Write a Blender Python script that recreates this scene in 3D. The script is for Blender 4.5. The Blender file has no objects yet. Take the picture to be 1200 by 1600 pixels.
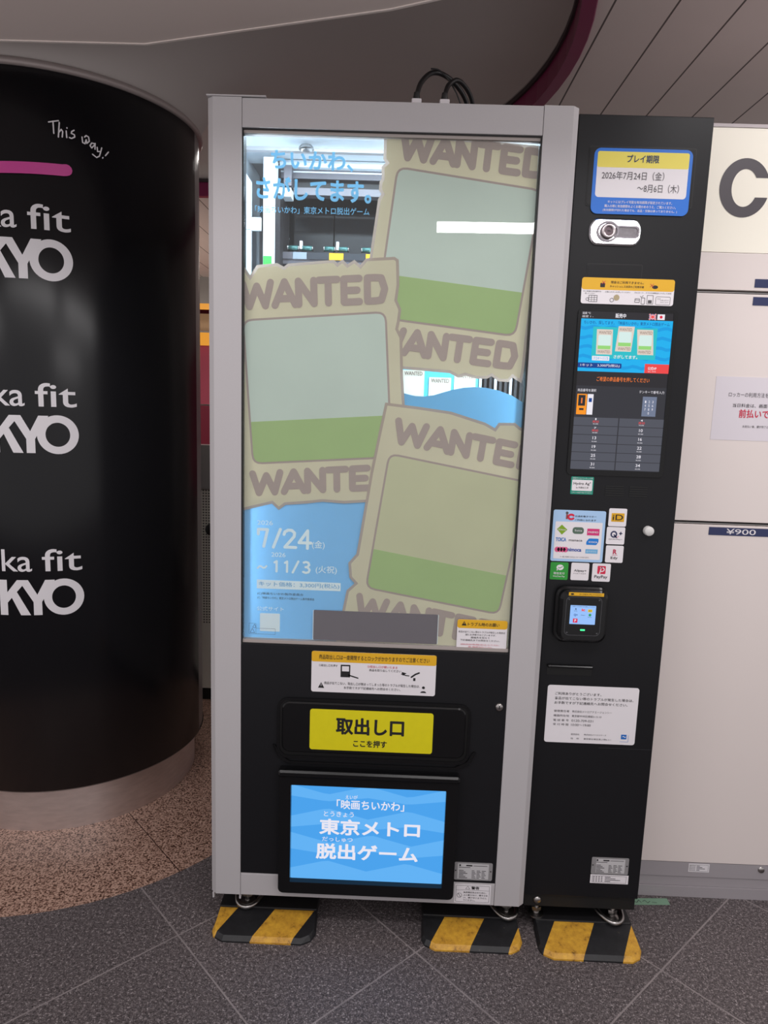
import bpy, bmesh, math, random
from mathutils import Vector, Matrix
from mathutils.geometry import delaunay_2d_cdt
random.seed(7)
SC = bpy.context.scene
COL = SC.collection
R_ = math.radians

# ---------------------------------------------------------------- camera, world, lights, exposure
cam_d = bpy.data.cameras.new('camera')
cam = bpy.data.objects.new('camera', cam_d)
COL.objects.link(cam)
right = Vector((0.99924363, 0.02023282, 0.03320854))
up = Vector((-0.03591162, 0.15253396, 0.98764556))
fwd = Vector((-0.01491742, 0.9880911, -0.15314518))
cam.matrix_world = Matrix.Translation((0.38505, -1.46808, 1.23469)) @ Matrix((right, up, -fwd)).transposed().to_4x4()
cam_d.sensor_fit = 'VERTICAL'
cam_d.sensor_height = 36.0
cam_d.lens = 1090 / 1600 * 36.0
cam_d.clip_start = 0.02
SC.camera = cam

SC.view_settings.view_transform = 'Standard'
SC.view_settings.look = 'None'
SC.view_settings.gamma = 1.0
SC.view_settings.exposure = 0.0
SC.view_settings.use_curve_mapping = False
SC.cycles.max_bounces = 8
SC.cycles.transparent_max_bounces = 12

world = bpy.data.worlds.new('world')
SC.world = world
world.use_nodes = True
world.node_tree.nodes['Background'].inputs[0].default_value = (0.80, 0.768, 0.775, 1)
world.node_tree.nodes['Background'].inputs[1].default_value = 0.84


def lamp(name, loc, size, power, color=(1, 1, 1), target=None):
    d = bpy.data.lights.new(name, 'AREA')
    d.shape = 'RECTANGLE'
    d.size, d.size_y = size
    d.energy = power
    d.color = color
    o = bpy.data.objects.new(name, d)
    COL.objects.link(o)
    o.location = loc
    if target is not None:
        o.rotation_euler = (Vector(target) - Vector(loc)).to_track_quat('-Z', 'Y').to_euler()
    return o


WHITE = (1.0, 0.965, 0.97)
lamp('lamp_row', (1.35, -3.40, 2.42), (1.5, 0.07), 7, WHITE, (1.2, -0.6, 0.9))          # the tube mirrored in the glass
lamp('lamp_row', (-0.55, -1.32, 2.42), (1.25, 0.22), 8, WHITE, (-0.35, 0.0, 0.4))
lamp('lamp_row', (0.95, -1.32, 2.42), (1.25, 0.22), 9, WHITE, (0.85, 0.1, 0.4))
lamp('lamp_row', (1.45, -0.33, 2.16), (1.2, 0.10), 6, WHITE, (1.35, -0.25, 0.7))
lamp('lamp_row', (-2.3, -2.0, 2.42), (1.25, 0.25), 4, WHITE, (-1.0, 0.4, 0.7))
lamp('light_far', (-1.2, 3.2, 2.15), (1.2, 0.8), 20, (1.0, 0.88, 0.76))
lamp('light_far', (-0.40, 1.14, 2.08), (0.25, 0.1), 2.2, (1.0, 0.95, 0.9), (-0.40, 1.24, 0.7))  # added unseen light above the barrier, put in to brighten its perforated sheet
lamp('added_uplight', (-1.6, 2.9, 1.15), (0.6, 1.6), 9, (1.0, 0.86, 0.72), (-1.4, 3.8, 2.3))  # added unseen uplight that brightens the far ceiling panels
# the vending machine's own lamps: a strip under its top and one beside each edge of the window
ICE = (0.72, 0.88, 1.0)
for pos, xx, zx, sz, pw in (((0.353, 0.085, 1.782), (1, 0, 0), (0, -0.25, 0.97), (0.56, 0.02), 3.4),
                           ((0.020, 0.060, 1.22), (0, 0, 1), (-1, -0.10, 0), (0.95, 0.015), 4.0),
                           ((0.686, 0.060, 1.22), (0, 0, 1), (1, -0.10, 0), (0.95, 0.015), 4.0)):
    st = lamp('cabinet_light', pos, sz, pw, ICE)
    zv, xv = Vector(zx).normalized(), Vector(xx)
    st.matrix_world = Matrix.Translation(pos) @ Matrix((xv, zv.cross(xv), zv)).transposed().to_4x4()


# ---------------------------------------------------------------- materials
def lin(c):
    return c / 12.92 if c <= 0.04045 else ((c + 0.055) / 1.055) ** 2.4


def rgb(r, g, b):
    return (lin(r / 255), lin(g / 255), lin(b / 255), 1)


MATS = {}


def mat(name, col, rough=0.5, metal=0.0, vary=0.0, scale=40.0, spec=0.5, bump=0.0, coat=0.0, stretch=None):
    """principled surface; vary adds a fine procedural mottling, bump a fine relief"""
    if name in MATS:
        return MATS[name]
    m = bpy.data.materials.new(name)
    m.use_nodes = True
    nt = m.node_tree
    b = nt.nodes['Principled BSDF']
    c = rgb(*col)
    b.inputs['Base Color'].default_value = c
    b.inputs['Roughness'].default_value = rough
    b.inputs['Metallic'].default_value = metal
    b.inputs['Specular IOR Level'].default_value = spec
    b.inputs['Coat Weight'].default_value = coat
    b.inputs['Coat Roughness'].default_value = 0.08
    if vary or bump:
        tc = nt.nodes.new('ShaderNodeTexCoord')
        mp = nt.nodes.new('ShaderNodeMapping')
        mp.inputs['Scale'].default_value = stretch or (1, 1, 1)
        nz = nt.nodes.new('ShaderNodeTexNoise')
        nz.inputs['Scale'].default_value = scale
        nz.inputs['Detail'].default_value = 4
        nt.links.new(tc.outputs['Object'], mp.inputs[0])
        nt.links.new(mp.outputs[0], nz.inputs['Vector'])
        if vary:
            mx = nt.nodes.new('ShaderNodeMix')
            mx.data_type = 'RGBA'
            mx.inputs[6].default_value = tuple(x * (1 - vary) for x in c[:3]) + (1,)
            mx.inputs[7].default_value = tuple(min(1, x * (1 + vary)) for x in c[:3]) + (1,)
            nt.links.new(nz.outputs['Fac'], mx.inputs[0])
            nt.links.new(mx.outputs[2], b.inputs['Base Color'])
        if bump:
            bp = nt.nodes.new('ShaderNodeBump')
            bp.inputs['Strength'].default_value = bump
            bp.inputs['Distance'].default_value = 0.002
            nt.links.new(nz.outputs['Fac'], bp.inputs['Height'])
            nt.links.new(bp.outputs[0], b.inputs['Normal'])
    MATS[name] = m
    return m


def glow(name, col, k=1.0):
    """a lit screen or lamp"""
    if name in MATS:
        return MATS[name]
    m = bpy.data.materials.new(name)
    m.use_nodes = True
    b = m.node_tree.nodes['Principled BSDF']
    b.inputs['Base Color'].default_value = (0.004, 0.004, 0.005, 1)
    b.inputs['Roughness'].default_value = 0.25
    b.inputs['Specular IOR Level'].default_value = 0.25
    b.inputs['Emission Color'].default_value = rgb(*col)
    b.inputs['Emission Strength'].default_value = k
    MATS[name] = m
    return m


def film(name, col, tr=0.22, vary=0.05):
    """printed translucent window film: part of the light passes through from behind"""
    if name in MATS:
        return MATS[name]
    m = bpy.data.materials.new(name)
    m.use_nodes = True
    nt = m.node_tree
    nt.nodes.remove(nt.nodes['Principled BSDF'])
    out = nt.nodes['Material Output']
    c = rgb(*col)
    tc = nt.nodes.new('ShaderNodeTexCoord')
    nz = nt.nodes.new('ShaderNodeTexNoise')
    nz.inputs['Scale'].default_value = 9
    nt.links.new(tc.outputs['Object'], nz.inputs['Vector'])
    mx = nt.nodes.new('ShaderNodeMix')
    mx.data_type = 'RGBA'
    mx.inputs[6].default_value = tuple(x * (1 - vary) for x in c[:3]) + (1,)
    mx.inputs[7].default_value = tuple(min(1, x * (1 + vary)) for x in c[:3]) + (1,)
    nt.links.new(nz.outputs['Fac'], mx.inputs[0])
    df = nt.nodes.new('ShaderNodeBsdfDiffuse')
    tl = nt.nodes.new('ShaderNodeBsdfTranslucent')
    for n in (df, tl):
        nt.links.new(mx.outputs[2], n.inputs['Color'])
    ms = nt.nodes.new('ShaderNodeMixShader')
    ms.inputs[0].default_value = tr
    nt.links.new(df.outputs[0], ms.inputs[1])
    nt.links.new(tl.outputs[0], ms.inputs[2])
    nt.links.new(ms.outputs[0], out.inputs['Surface'])
    MATS[name] = m
    return m


def glass(name, tint=(1, 1, 1), refl=1.0):
    m = bpy.data.materials.new(name)
    m.use_nodes = True
    nt = m.node_tree
    nt.nodes.remove(nt.nodes['Principled BSDF'])
    out = nt.nodes['Material Output']
    t = nt.nodes.new('ShaderNodeBsdfTransparent')
    t.inputs[0].default_value = (*tint, 1)
    g = nt.nodes.new('ShaderNodeBsdfGlossy')
    g.inputs['Roughness'].default_value = 0.012
    lw = nt.nodes.new('ShaderNodeLayerWeight')          # Schlick: the same from both sides of the thin pane
    lw.inputs[0].default_value = 0.5
    pw = nt.nodes.new('ShaderNodeMath')
    pw.operation = 'POWER'
    pw.inputs[1].default_value = 5.0
    nt.links.new(lw.outputs['Facing'], pw.inputs[0])
    ml = nt.nodes.new('ShaderNodeMath')
    ml.operation = 'MULTIPLY_ADD'
    ml.inputs[1].default_value = 0.96 * refl
    ml.inputs[2].default_value = 0.04 * refl
    nt.links.new(pw.outputs[0], ml.inputs[0])
    ms = nt.nodes.new('ShaderNodeMixShader')
    nt.links.new(ml.outputs[0], ms.inputs[0])
    nt.links.new(t.outputs[0], ms.inputs[1])
    nt.links.new(g.outputs[0], ms.inputs[2])
    nt.links.new(ms.outputs[0], out.inputs['Surface'])
    return m


def nodes_of(name):
    m = bpy.data.materials.new(name)
    m.use_nodes = True
    return m, m.node_tree, m.node_tree.nodes['Principled BSDF']


def math_node(nt, op, a, b=None, c=None):
    n = nt.nodes.new('ShaderNodeMath')
    n.operation = op
    for i, v in enumerate((a, b, c)):
        if v is None:
            continue
        if isinstance(v, (int, float)):
            n.inputs[i].default_value = v
        else:
            nt.links.new(v, n.inputs[i])
    return n.outputs[0]


def mix_col(nt, fac, a, b):
    n = nt.nodes.new('ShaderNodeMix')
    n.data_type = 'RGBA'
    for i, v in ((0, fac), (6, a), (7, b)):
        if isinstance(v, (tuple, float, int)):
            n.inputs[i].default_value = v
        else:
            nt.links.new(v, n.inputs[i])
    return n.outputs[2]


def noise(nt, vec, scale, detail=3, rough=0.5):
    n = nt.nodes.new('ShaderNodeTexNoise')
    n.inputs['Scale'].default_value = scale
    n.inputs['Detail'].default_value = detail
    n.inputs['Roughness'].default_value = rough
    nt.links.new(vec, n.inputs['Vector'])
    return n.outputs['Fac']


def ramp(nt, fac, stops):
    n = nt.nodes.new('ShaderNodeValToRGB')
    el = n.color_ramp.elements
    while len(el) < len(stops):
        el.new(0.5)
    for e, (p, c) in zip(el, stops):
        e.position = p
        e.color = c
    nt.links.new(fac, n.inputs[0])
    return n.outputs[0]


def dark_tile():
    """dark flamed-granite paving, 390 mm squares laid diagonally with thin paler joints"""
    m, nt, b = nodes_of('dark_stone_tile')
    tc = nt.nodes.new('ShaderNodeTexCoord')
    mp = nt.nodes.new('ShaderNodeMapping')
    mp.vector_type = 'TEXTURE'
    mp.inputs['Rotation'].default_value = (0, 0, R_(43.0))
    nt.links.new(tc.outputs['Object'], mp.inputs[0])
    sp = nt.nodes.new('ShaderNodeSeparateXYZ')
    nt.links.new(mp.outputs[0], sp.inputs[0])
    P = 0.390
    ju = math_node(nt, 'ABSOLUTE', math_node(nt, 'SUBTRACT', math_node(nt, 'FRACT', math_node(nt, 'DIVIDE', math_node(nt, 'SUBTRACT', sp.outputs[0], -0.078 - P / 2 + 100 * -P), P)), 0.5))
    jv = math_node(nt, 'ABSOLUTE', math_node(nt, 'SUBTRACT', math_node(nt, 'FRACT', math_node(nt, 'DIVIDE', math_node(nt, 'SUBTRACT', sp.outputs[1], 0.036 - P / 2 + 100 * -P), P)), 0.5))
    d = math_node(nt, 'MINIMUM', ju, jv)
    joint = math_node(nt, 'LESS_THAN', d, 0.0046)
    iu = math_node(nt, 'FLOOR', math_node(nt, 'DIVIDE', math_node(nt, 'SUBTRACT', sp.outputs[0], -0.078 + 100 * -P), P))
    iv = math_node(nt, 'FLOOR', math_node(nt, 'DIVIDE', math_node(nt, 'SUBTRACT', sp.outputs[1], 0.036 + 100 * -P), P))
    cmb = nt.nodes.new('ShaderNodeCombineXYZ')
    nt.links.new(iu, cmb.inputs[0])
    nt.links.new(iv, cmb.inputs[1])
    wn = nt.nodes.new('ShaderNodeTexWhiteNoise')
    nt.links.new(cmb.outputs[0], wn.inputs['Vector'])
    v = tc.outputs['Object']
    fine = noise(nt, v, 300, 2, 0.8)
    mid = noise(nt, v, 130, 4, 0.7)
    big = noise(nt, v, 5, 4, 0.6)
    f = math_node(nt, 'ADD', math_node(nt, 'MULTIPLY', fine, 0.55), math_node(nt, 'MULTIPLY', mid, 0.45))
    stone = ramp(nt, f, [(0.37, rgb(44, 41, 42)), (0.48, rgb(86, 80, 81)), (0.56, rgb(120, 113, 114)), (0.66, rgb(214, 206, 206))])
    tint = mix_col(nt, math_node(nt, 'ADD', math_node(nt, 'MULTIPLY', wn.outputs['Value'], 0.45), math_node(nt, 'MULTIPLY', big, 0.55)), (0.72, 0.70, 0.71, 1), (1.12, 1.08, 1.08, 1))
    mu = nt.nodes.new('ShaderNodeMix')
    mu.data_type = 'RGBA'
    mu.blend_type = 'MULTIPLY'
    mu.inputs[0].default_value = 1
    nt.links.new(stone, mu.inputs[6])
    nt.links.new(tint, mu.inputs[7])
    dj = noise(nt, v, 14, 3)
    jc = mix_col(nt, dj, rgb(104, 97, 98), rgb(166, 156, 156))
    nt.links.new(mix_col(nt, joint, mu.outputs[2], jc), b.inputs['Base Color'])
    b.inputs['Roughness'].default_value = 0.55
    b.inputs['Specular IOR Level'].default_value = 0.35
    bp = nt.nodes.new('ShaderNodeBump')
    bp.inputs['Strength'].default_value = 0.35
    bp.inputs['Distance'].default_value = 0.002
    nt.links.new(f, bp.inputs['Height'])
    nt.links.new(bp.outputs[0], b.inputs['Normal'])
    return m


def brown_granite():
    m, nt, b = nodes_of('brown_granite')
    tc = nt.nodes.new('ShaderNodeTexCoord')
    v = tc.outputs['Object']
    f = math_node(nt, 'ADD', math_node(nt, 'MULTIPLY', noise(nt, v, 200, 3, 0.65), 0.75), math_node(nt, 'MULTIPLY', noise(nt, v, 60, 3, 0.6), 0.25))
    col = ramp(nt, f, [(0.385, rgb(58, 37, 30)), (0.46, rgb(118, 86, 72)), (0.515, rgb(184, 150, 134)), (0.66, rgb(210, 176, 158))])
    sp = nt.nodes.new('ShaderNodeSeparateXYZ')
    nt.links.new(v, sp.inputs[0])
    # radial joints of the ring: one runs from (-0.349, 0.412) to (-0.161, 0.209)
    d1 = math_node(nt, 'ABSOLUTE', math_node(nt, 'ADD', math_node(nt, 'MULTIPLY', math_node(nt, 'SUBTRACT', sp.outputs[0], -0.349), 0.735), math_node(nt, 'MULTIPLY', math_node(nt, 'SUBTRACT', sp.outputs[1], 0.412), 0.678)))
    j = math_node(nt, 'LESS_THAN', d1, 0.0012)
    nt.links.new(mix_col(nt, j, col, rgb(52, 34, 30)), b.inputs['Base Color'])
    b.inputs['Roughness'].default_value = 0.30
    b.inputs['Specular IOR Level'].default_value = 0.45
    return m


def plank_ceiling():
    """warm grey ceiling panels with dark seams running away from the lens, 156 mm apart"""
    m, nt, b = nodes_of('ceiling_panel')
    tc = nt.nodes.new('ShaderNodeTexCoord')
    sp = nt.nodes.new('ShaderNodeSeparateXYZ')
    nt.links.new(tc.outputs['Object'], sp.inputs[0])
    P = 0.1555
    fx = math_node(nt, 'ABSOLUTE', math_node(nt, 'SUBTRACT', math_node(nt, 'FRACT', math_node(nt, 'DIVIDE', math_node(nt, 'SUBTRACT', sp.outputs[0], 1.040 - P / 2 - 100 * P), P)), 0.5))
    seam = math_node(nt, 'LESS_THAN', fx, 0.017)
    n = noise(nt, tc.outputs['Object'], 3, 3)
    base = mix_col(nt, n, rgb(222, 208, 204), rgb(236, 222, 217))
    nt.links.new(mix_col(nt, seam, base, rgb(96, 84, 82)), b.inputs['Base Color'])
    b.inputs['Roughness'].default_value = 0.6
    return m


def stripe_mat(off):
    """worn black and yellow hazard stripes"""
    m, nt, b = nodes_of('hazard_stripe')
    tc = nt.nodes.new('ShaderNodeTexCoord')
    v = tc.outputs['Object']
    sp = nt.nodes.new('ShaderNodeSeparateXYZ')
    nt.links.new(v, sp.inputs[0])
    s = math_node(nt, 'SUBTRACT', sp.outputs[0], math_node(nt, 'MULTIPLY', sp.outputs[1], 0.51))
    fr = math_node(nt, 'FRACT', math_node(nt, 'DIVIDE', math_node(nt, 'SUBTRACT', s, off - 18.4), 0.184))
    yel = math_node(nt, 'LESS_THAN', fr, 0.515)
    wear = noise(nt, v, 55, 5, 0.7)
    y = ramp(nt, wear, [(0.30, rgb(116, 80, 30)), (0.42, rgb(196, 144, 48)), (0.70, rgb(226, 174, 58))])
    k = ramp(nt, wear, [(0.30, rgb(22, 22, 24)), (0.66, rgb(34, 34, 37)), (0.76, rgb(96, 88, 74))])
    nt.links.new(mix_col(nt, yel, k, y), b.inputs['Base Color'])
    b.inputs['Roughness'].default_value = 0.5
    return m


def dots_mat():
    m, nt, b = nodes_of('perforated_metal')
    tc = nt.nodes.new('ShaderNodeTexCoord')
    sp = nt.nodes.new('ShaderNodeSeparateXYZ')
    nt.links.new(tc.outputs['Object'], sp.inputs[0])
    P = 0.011
    fx = math_node(nt, 'SUBTRACT', math_node(nt, 'FRACT', math_node(nt, 'DIVIDE', math_node(nt, 'ADD', sp.outputs[0], 10), P)), 0.5)
    fz = math_node(nt, 'SUBTRACT', math_node(nt, 'FRACT', math_node(nt, 'DIVIDE', math_node(nt, 'ADD', sp.outputs[2], 10), P)), 0.5)
    r = math_node(nt, 'SQRT', math_node(nt, 'ADD', math_node(nt, 'MULTIPLY', fx, fx), math_node(nt, 'MULTIPLY', fz, fz)))
    hole = math_node(nt, 'MULTIPLY', math_node(nt, 'LESS_THAN', r, 0.30), math_node(nt, 'GREATER_THAN', sp.outputs[2], 0.33))
    nt.links.new(mix_col(nt, hole, rgb(226, 224, 214), rgb(92, 90, 86)), b.inputs['Base Color'])
    b.inputs['Roughness'].default_value = 0.45
    return m


# ---------------------------------------------------------------- mesh builder
FONT_CACHE = {}


def glyphs(s, bold):
    key = (s, bold)
    if key in FONT_CACHE:
        return FONT_CACHE[key]
    cu = bpy.data.curves.new('type', 'FONT')
    cu.body = s
    cu.offset = min(bold, 0.006) if bold < 0.018 else 0.0
    cu.resolution_u = 4
    cu.fill_mode = 'FRONT'
    o = bpy.data.objects.new('type', cu)
    COL.objects.link(o)
    me = o.evaluated_get(bpy.context.evaluated_depsgraph_get()).to_mesh()
    vs = [(v.co.x, v.co.y) for v in me.vertices]
    fs = [tuple(p.vertices) for p in me.polygons]
    bpy.data.objects.remove(o)
    bpy.data.curves.remove(cu)
    if bold >= 0.018 and fs:
        cnt = {}
        for f in fs:
            for i in range(len(f)):
                e = (f[i], f[(i + 1) % len(f)])
                cnt[tuple(sorted(e))] = cnt.get(tuple(sorted(e)), 0) + 1
        base = [[vs[i] for i in f] for f in fs if abs(area2([vs[i] for i in f])) > 2e-5]
        rim_ = [(vs[i], vs[j]) for (i, j), c_ in cnt.items() if c_ == 1]
        for k in range(12):
            polys = list(base)
            for a, b in rim_:
                polys += pen([a, b], 2 * bold * (1 + 0.0137 * k), True, 8 + k % 3)
            v2, f2 = union(polys)
            got = sum(abs(area2([v2[i] for i in f])) for f in f2)
            box = (max(v[0] for v in v2) - min(v[0] for v in v2)) * (max(v[1] for v in v2) - min(v[1] for v in v2)) * 2
            cap_ = sum(abs(area2(p)) for p in base) + sum((Vector(a) - Vector(b)).length for a, b in rim_) * 2 * bold * 1.3
            if got < cap_ and got < 0.86 * box:
                break
        vs, fs = v2, f2
    if not vs:
        vs, fs = [(0, 0), (1, 0), (0, 1)], []
    x0 = min(v[0] for v in vs)
    x1 = max(v[0] for v in vs)
    y0 = min(v[1] for v in vs)
    y1 = max(v[1] for v in vs)
    out = ([((x - x0) / (x1 - x0 + 1e-9), (y - y0) / (y1 - y0 + 1e-9)) for x, y in vs], fs)
    FONT_CACHE[key] = out
    return out


def rr(x0, x1, z0, z1, r=0.0, n=5):
    """rounded rectangle, counter-clockwise"""
    if r <= 0:
        return [(x0, z0), (x1, z0), (x1, z1), (x0, z1)]
    P = []
    for cx, cz, a in ((x1 - r, z0 + r, -90), (x1 - r, z1 - r, 0), (x0 + r, z1 - r, 90), (x0 + r, z0 + r, 180)):
        for k in range(n + 1):
            t = R_(a + 90 * k / n)
            P.append((cx + r * math.cos(t), cz + r * math.sin(t)))
    return P


def ell(cx, cz, a, b=None, n=24, t0=0, t1=360):
    b = b or a
    full = abs(t1 - t0) >= 360
    return [(cx + a * math.cos(R_(t0 + (t1 - t0) * k / (n if full else n - 1))), cz + b * math.sin(R_(t0 + (t1 - t0) * k / (n if full else n - 1)))) for k in range(n)]


def area2(P):
    return sum(P[i][0] * P[(i + 1) % len(P)][1] - P[(i + 1) % len(P)][0] * P[i][1] for i in range(len(P)))


def inset(P, d):
    if area2(P) < 0:
        P = P[::-1]
    out = []
    n = len(P)
    for i in range(n):
        a, b, c = Vector(P[i - 1]), Vector(P[i]), Vector(P[(i + 1) % n])
        e1 = (b - a).normalized()
        e2 = (c - b).normalized()
        nn = Vector((-e1.y, e1.x)) + Vector((-e2.y, e2.x))
        if nn.length < 1e-6:
            nn = Vector((-e1.y, e1.x))
        nn.normalize()
        k = max(0.45, nn.dot(Vector((-e1.y, e1.x))))
        out.append(tuple(b + nn * d / k))
    return out


def round_poly(P, r, n=4):
    """round the corners of a polygon"""
    out = []
    for i in range(len(P)):
        a, b, c = Vector(P[i - 1]), Vector(P[i]), Vector(P[(i + 1) % len(P)])
        p = b + (a - b).normalized() * r
        q = b + (c - b).normalized() * r
        for k in range(n + 1):
            t = k / n
            out.append(tuple(p * (1 - t) ** 2 + b * 2 * t * (1 - t) + q * t * t))
    return out


def clip_poly(P, x0, x1, z0, z1):
    def cut(P, ax, lim, s):
        o = []
        for i in range(len(P)):
            a, b = P[i - 1], P[i]
            ia, ib = s * a[ax] <= s * lim, s * b[ax] <= s * lim
            if ia != ib:
                t = (lim - a[ax]) / (b[ax] - a[ax])
                o.append((a[0] + t * (b[0] - a[0]), a[1] + t * (b[1] - a[1])))
            if ib:
                o.append(b)
        return o
    for ax, lim, s in ((0, x0, -1), (0, x1, 1), (1, z0, -1), (1, z1, 1)):
        P = cut(P, ax, lim, s)
    return P


def union(polys):
    """merge overlapping polygons into one clean sheet of triangles"""
    vs, fs = [], []
    for P in polys:
        if abs(area2(P)) < 2e-9:
            continue
        if area2(P) < 0:
            P = P[::-1]
        b = len(vs)
        vs += [Vector((p[0] * 1000, p[1] * 1000)) for p in P]
        fs.append(tuple(range(b, b + len(P))))
    if not fs:
        return [], []
    out = delaunay_2d_cdt(vs, [], fs, 0, 1e-4, True)
    return [(v.x / 1000, v.y / 1000) for v in out[0]], [tuple(f) for f, src in zip(out[2], out[5]) if src]


def pen(pts, w, cap=True, n=12):
    """polygons covering a pen line of width w with round ends and joints"""
    pts = [Vector(p) for p in pts]
    out = []
    for i in range(len(pts) - 1):
        a, b = pts[i], pts[i + 1]
        d = b - a
        if d.length < 1e-7:
            continue
        k = Vector((-d.y, d.x)).normalized() * (w / 2)
        out.append([tuple(a - k), tuple(b - k), tuple(b + k), tuple(a + k)])
    if cap:
        out += [ell(p.x, p.y, w / 2, n=n) for p in pts]
    return out


class MB:
    def __init__(self):
        self.v, self.f, self.m, self.mats, self.sm = [], [], [], [], []

    def mi(self, m):
        if m not in self.mats:
            self.mats.append(m)
        return self.mats.index(m)

    def add(self, vs, fs, m, smooth=False):
        b = len(self.v)
        self.v += [tuple(p) for p in vs]
        k = self.mi(m)
        for f in fs:
            self.f.append(tuple(b + i for i in f))
            self.m.append(k)
            self.sm.append(smooth)
        return self

    def box(self, x0, x1, y0, y1, z0, z1, m):
        return self.add([(x0, y0, z0), (x1, y0, z0), (x1, y1, z0), (x0, y1, z0), (x0, y0, z1), (x1, y0, z1), (x1, y1, z1), (x0, y1, z1)],
                        [(3, 2, 1, 0), (4, 5, 6, 7), (0, 1, 5, 4), (1, 2, 6, 5), (2, 3, 7, 6), (3, 0, 4, 7)], m)

    def flat(self, P, y, m):
        """polygon in the upright x-z plane, facing the aisle (-y)"""
        if area2(P) < 0:
            P = P[::-1]
        return self.add([(x, y, z) for x, z in P], [tuple(range(len(P)))], m)

    def floor_flat(self, P, z, m):
        if area2(P) < 0:
            P = P[::-1]
        return self.add([(x, y, z) for x, y in P], [tuple(range(len(P)))], m)

    def prism(self, P, y0, y1, m, bev=0.0):
        """polygon in x-z pushed from front y0 back to y1, with an optional bevelled front rim"""
        if area2(P) < 0:
            P = P[::-1]
        n = len(P)
        rings = [(inset(P, bev), y0), (P, y0 + bev)] if bev else [(P, y0)]
        rings.append((P, y1))
        vs = [(x, y, z) for Q, y in rings for x, z in Q]
        fs = [tuple(range(n))]
        for r in range(len(rings) - 1):
            for i in range(n):
                j = (i + 1) % n
                fs.append((r * n + i, (r + 1) * n + i, (r + 1) * n + j, r * n + j))
        fs.append(tuple((len(rings) - 1) * n + i for i in range(n))[::-1])
        return self.add(vs, fs, m)

    def vprism(self, P, z0, z1, m):
        """polygon in x-y raised from z0 to z1"""
        if area2(P) < 0:
            P = P[::-1]
        n = len(P)
        fs = [tuple(range(n))[::-1], tuple(range(n, 2 * n))]
        fs += [(i, (i + 1) % n, n + (i + 1) % n, n + i) for i in range(n)]
        return self.add([(x, y, z0) for x, y in P] + [(x, y, z1) for x, y in P], fs, m)

    def frame(self, A, B, y0, y1, m):
        """flat frame between outer outline A and inner outline B (same point count), y0 front to y1 back"""
        n = len(A)
        vs = [(x, y0, z) for x, z in A] + [(x, y0, z) for x, z in B] + [(x, y1, z) for x, z in A] + [(x, y1, z) for x, z in B]
        fs = []
        for i in range(n):
            j = (i + 1) % n
            fs += [(i, j, n + j, n + i), (2 * n + i, 2 * n + j, j, i), (n + i, n + j, 3 * n + j, 3 * n + i), (2 * n + j, 2 * n + i, 3 * n + i, 3 * n + j)]
        return self.add(vs, fs, m)

    def lathe(self, prof, c, m, seg=64, a0=0.0, a1=360.0, axis='z', smooth=True):
        """profile [(radius, height)] turned about an axis through c; angle 0 faces -y for axis z"""
        full = abs(a1 - a0) >= 360
        k = seg if full else seg + 1
        vs = []
        for r, h in prof:
            for i in range(k):
                t = R_(a0 + (a1 - a0) * i / seg)
                if axis == 'z':
                    vs.append((c[0] + r * math.sin(t), c[1] - r * math.cos(t), c[2] + h))
                elif axis == 'y':      # height runs towards the aisle
                    vs.append((c[0] + r * math.cos(t), c[1] - h, c[2] + r * math.sin(t)))
                else:
                    vs.append((c[0] + h, c[1] + r * math.cos(t), c[2] + r * math.sin(t)))
        fs = []
        for p in range(len(prof) - 1):
            for i in range(seg):
                j = (i + 1) % k
                fs.append((p * k + i, p * k + j, (p + 1) * k + j, (p + 1) * k + i))
        return self.add(vs, fs, m, smooth)

    def disc(self, c, r, y, m, n=20):
        return self.flat(ell(c[0], c[1], r, n=n), y, m)

    def tube(self, path, r, m, n=10):
        path = [Vector(p) for p in path]
        vs, fs = [], []
        prev = None
        for i, p in enumerate(path):
            d = (path[min(i + 1, len(path) - 1)] - path[max(i - 1, 0)]).normalized()
            if prev is None:
                prev = d.cross(Vector((0.3, 0.2, 1))).normalized()
            nrm = (prev - d * prev.dot(d)).normalized()
            prev = nrm
            bn = d.cross(nrm)
            for k in range(n):
                t = 2 * math.pi * k / n
                vs.append(p + (nrm * math.cos(t) + bn * math.sin(t)) * r)
        for i in range(len(path) - 1):
            for k in range(n):
                j = (k + 1) % n
                fs.append((i * n + k, i * n + j, (i + 1) * n + j, (i + 1) * n + k))
        fs.append(tuple(range(n))[::-1])
        fs.append(tuple((len(path) - 1) * n + k for k in range(n)))
        return self.add(vs, fs, m, True)

    def stroke(self, pts, w, y, m, cap=True):
        return self.strokes([pts], w, y, m, cap)

    def strokes(self, lines, w, y, m, cap=True):
        """pen lines drawn as one flat sheet in the x-z plane"""
        return self.merged([q for pts in lines for q in pen(pts, w, cap)], y, m)

    def merged(self, polys, y, m):
        V_, F_ = union(polys)
        return self.add([(x, y, z) for x, z in V_], [f if area2([V_[i] for i in f]) > 0 else f[::-1] for f in F_], m)

    def text(self, s, x0, x1, z0, z1, y, m, bold=0.0):
        return self.text3(s, (x0, z0), (x1, z0), (x0, z1), y, m, bold)

    def text3(self, s, bl, br, tl, y, m, bold=0.0):
        vs, fs = glyphs(s, bold)
        ux, uz = br[0] - bl[0], br[1] - bl[1]
        wx, wz = tl[0] - bl[0], tl[1] - bl[1]
        P = [(bl[0] + a * ux + b * wx, y, bl[1] + a * uz + b * wz) for a, b in vs]
        # make every face look towards the aisle
        out = []
        for f in fs:
            pa = [(P[i][0], P[i][2]) for i in f]
            out.append(f if area2(pa) > 0 else f[::-1])
        return self.add(P, out, m)

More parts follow.
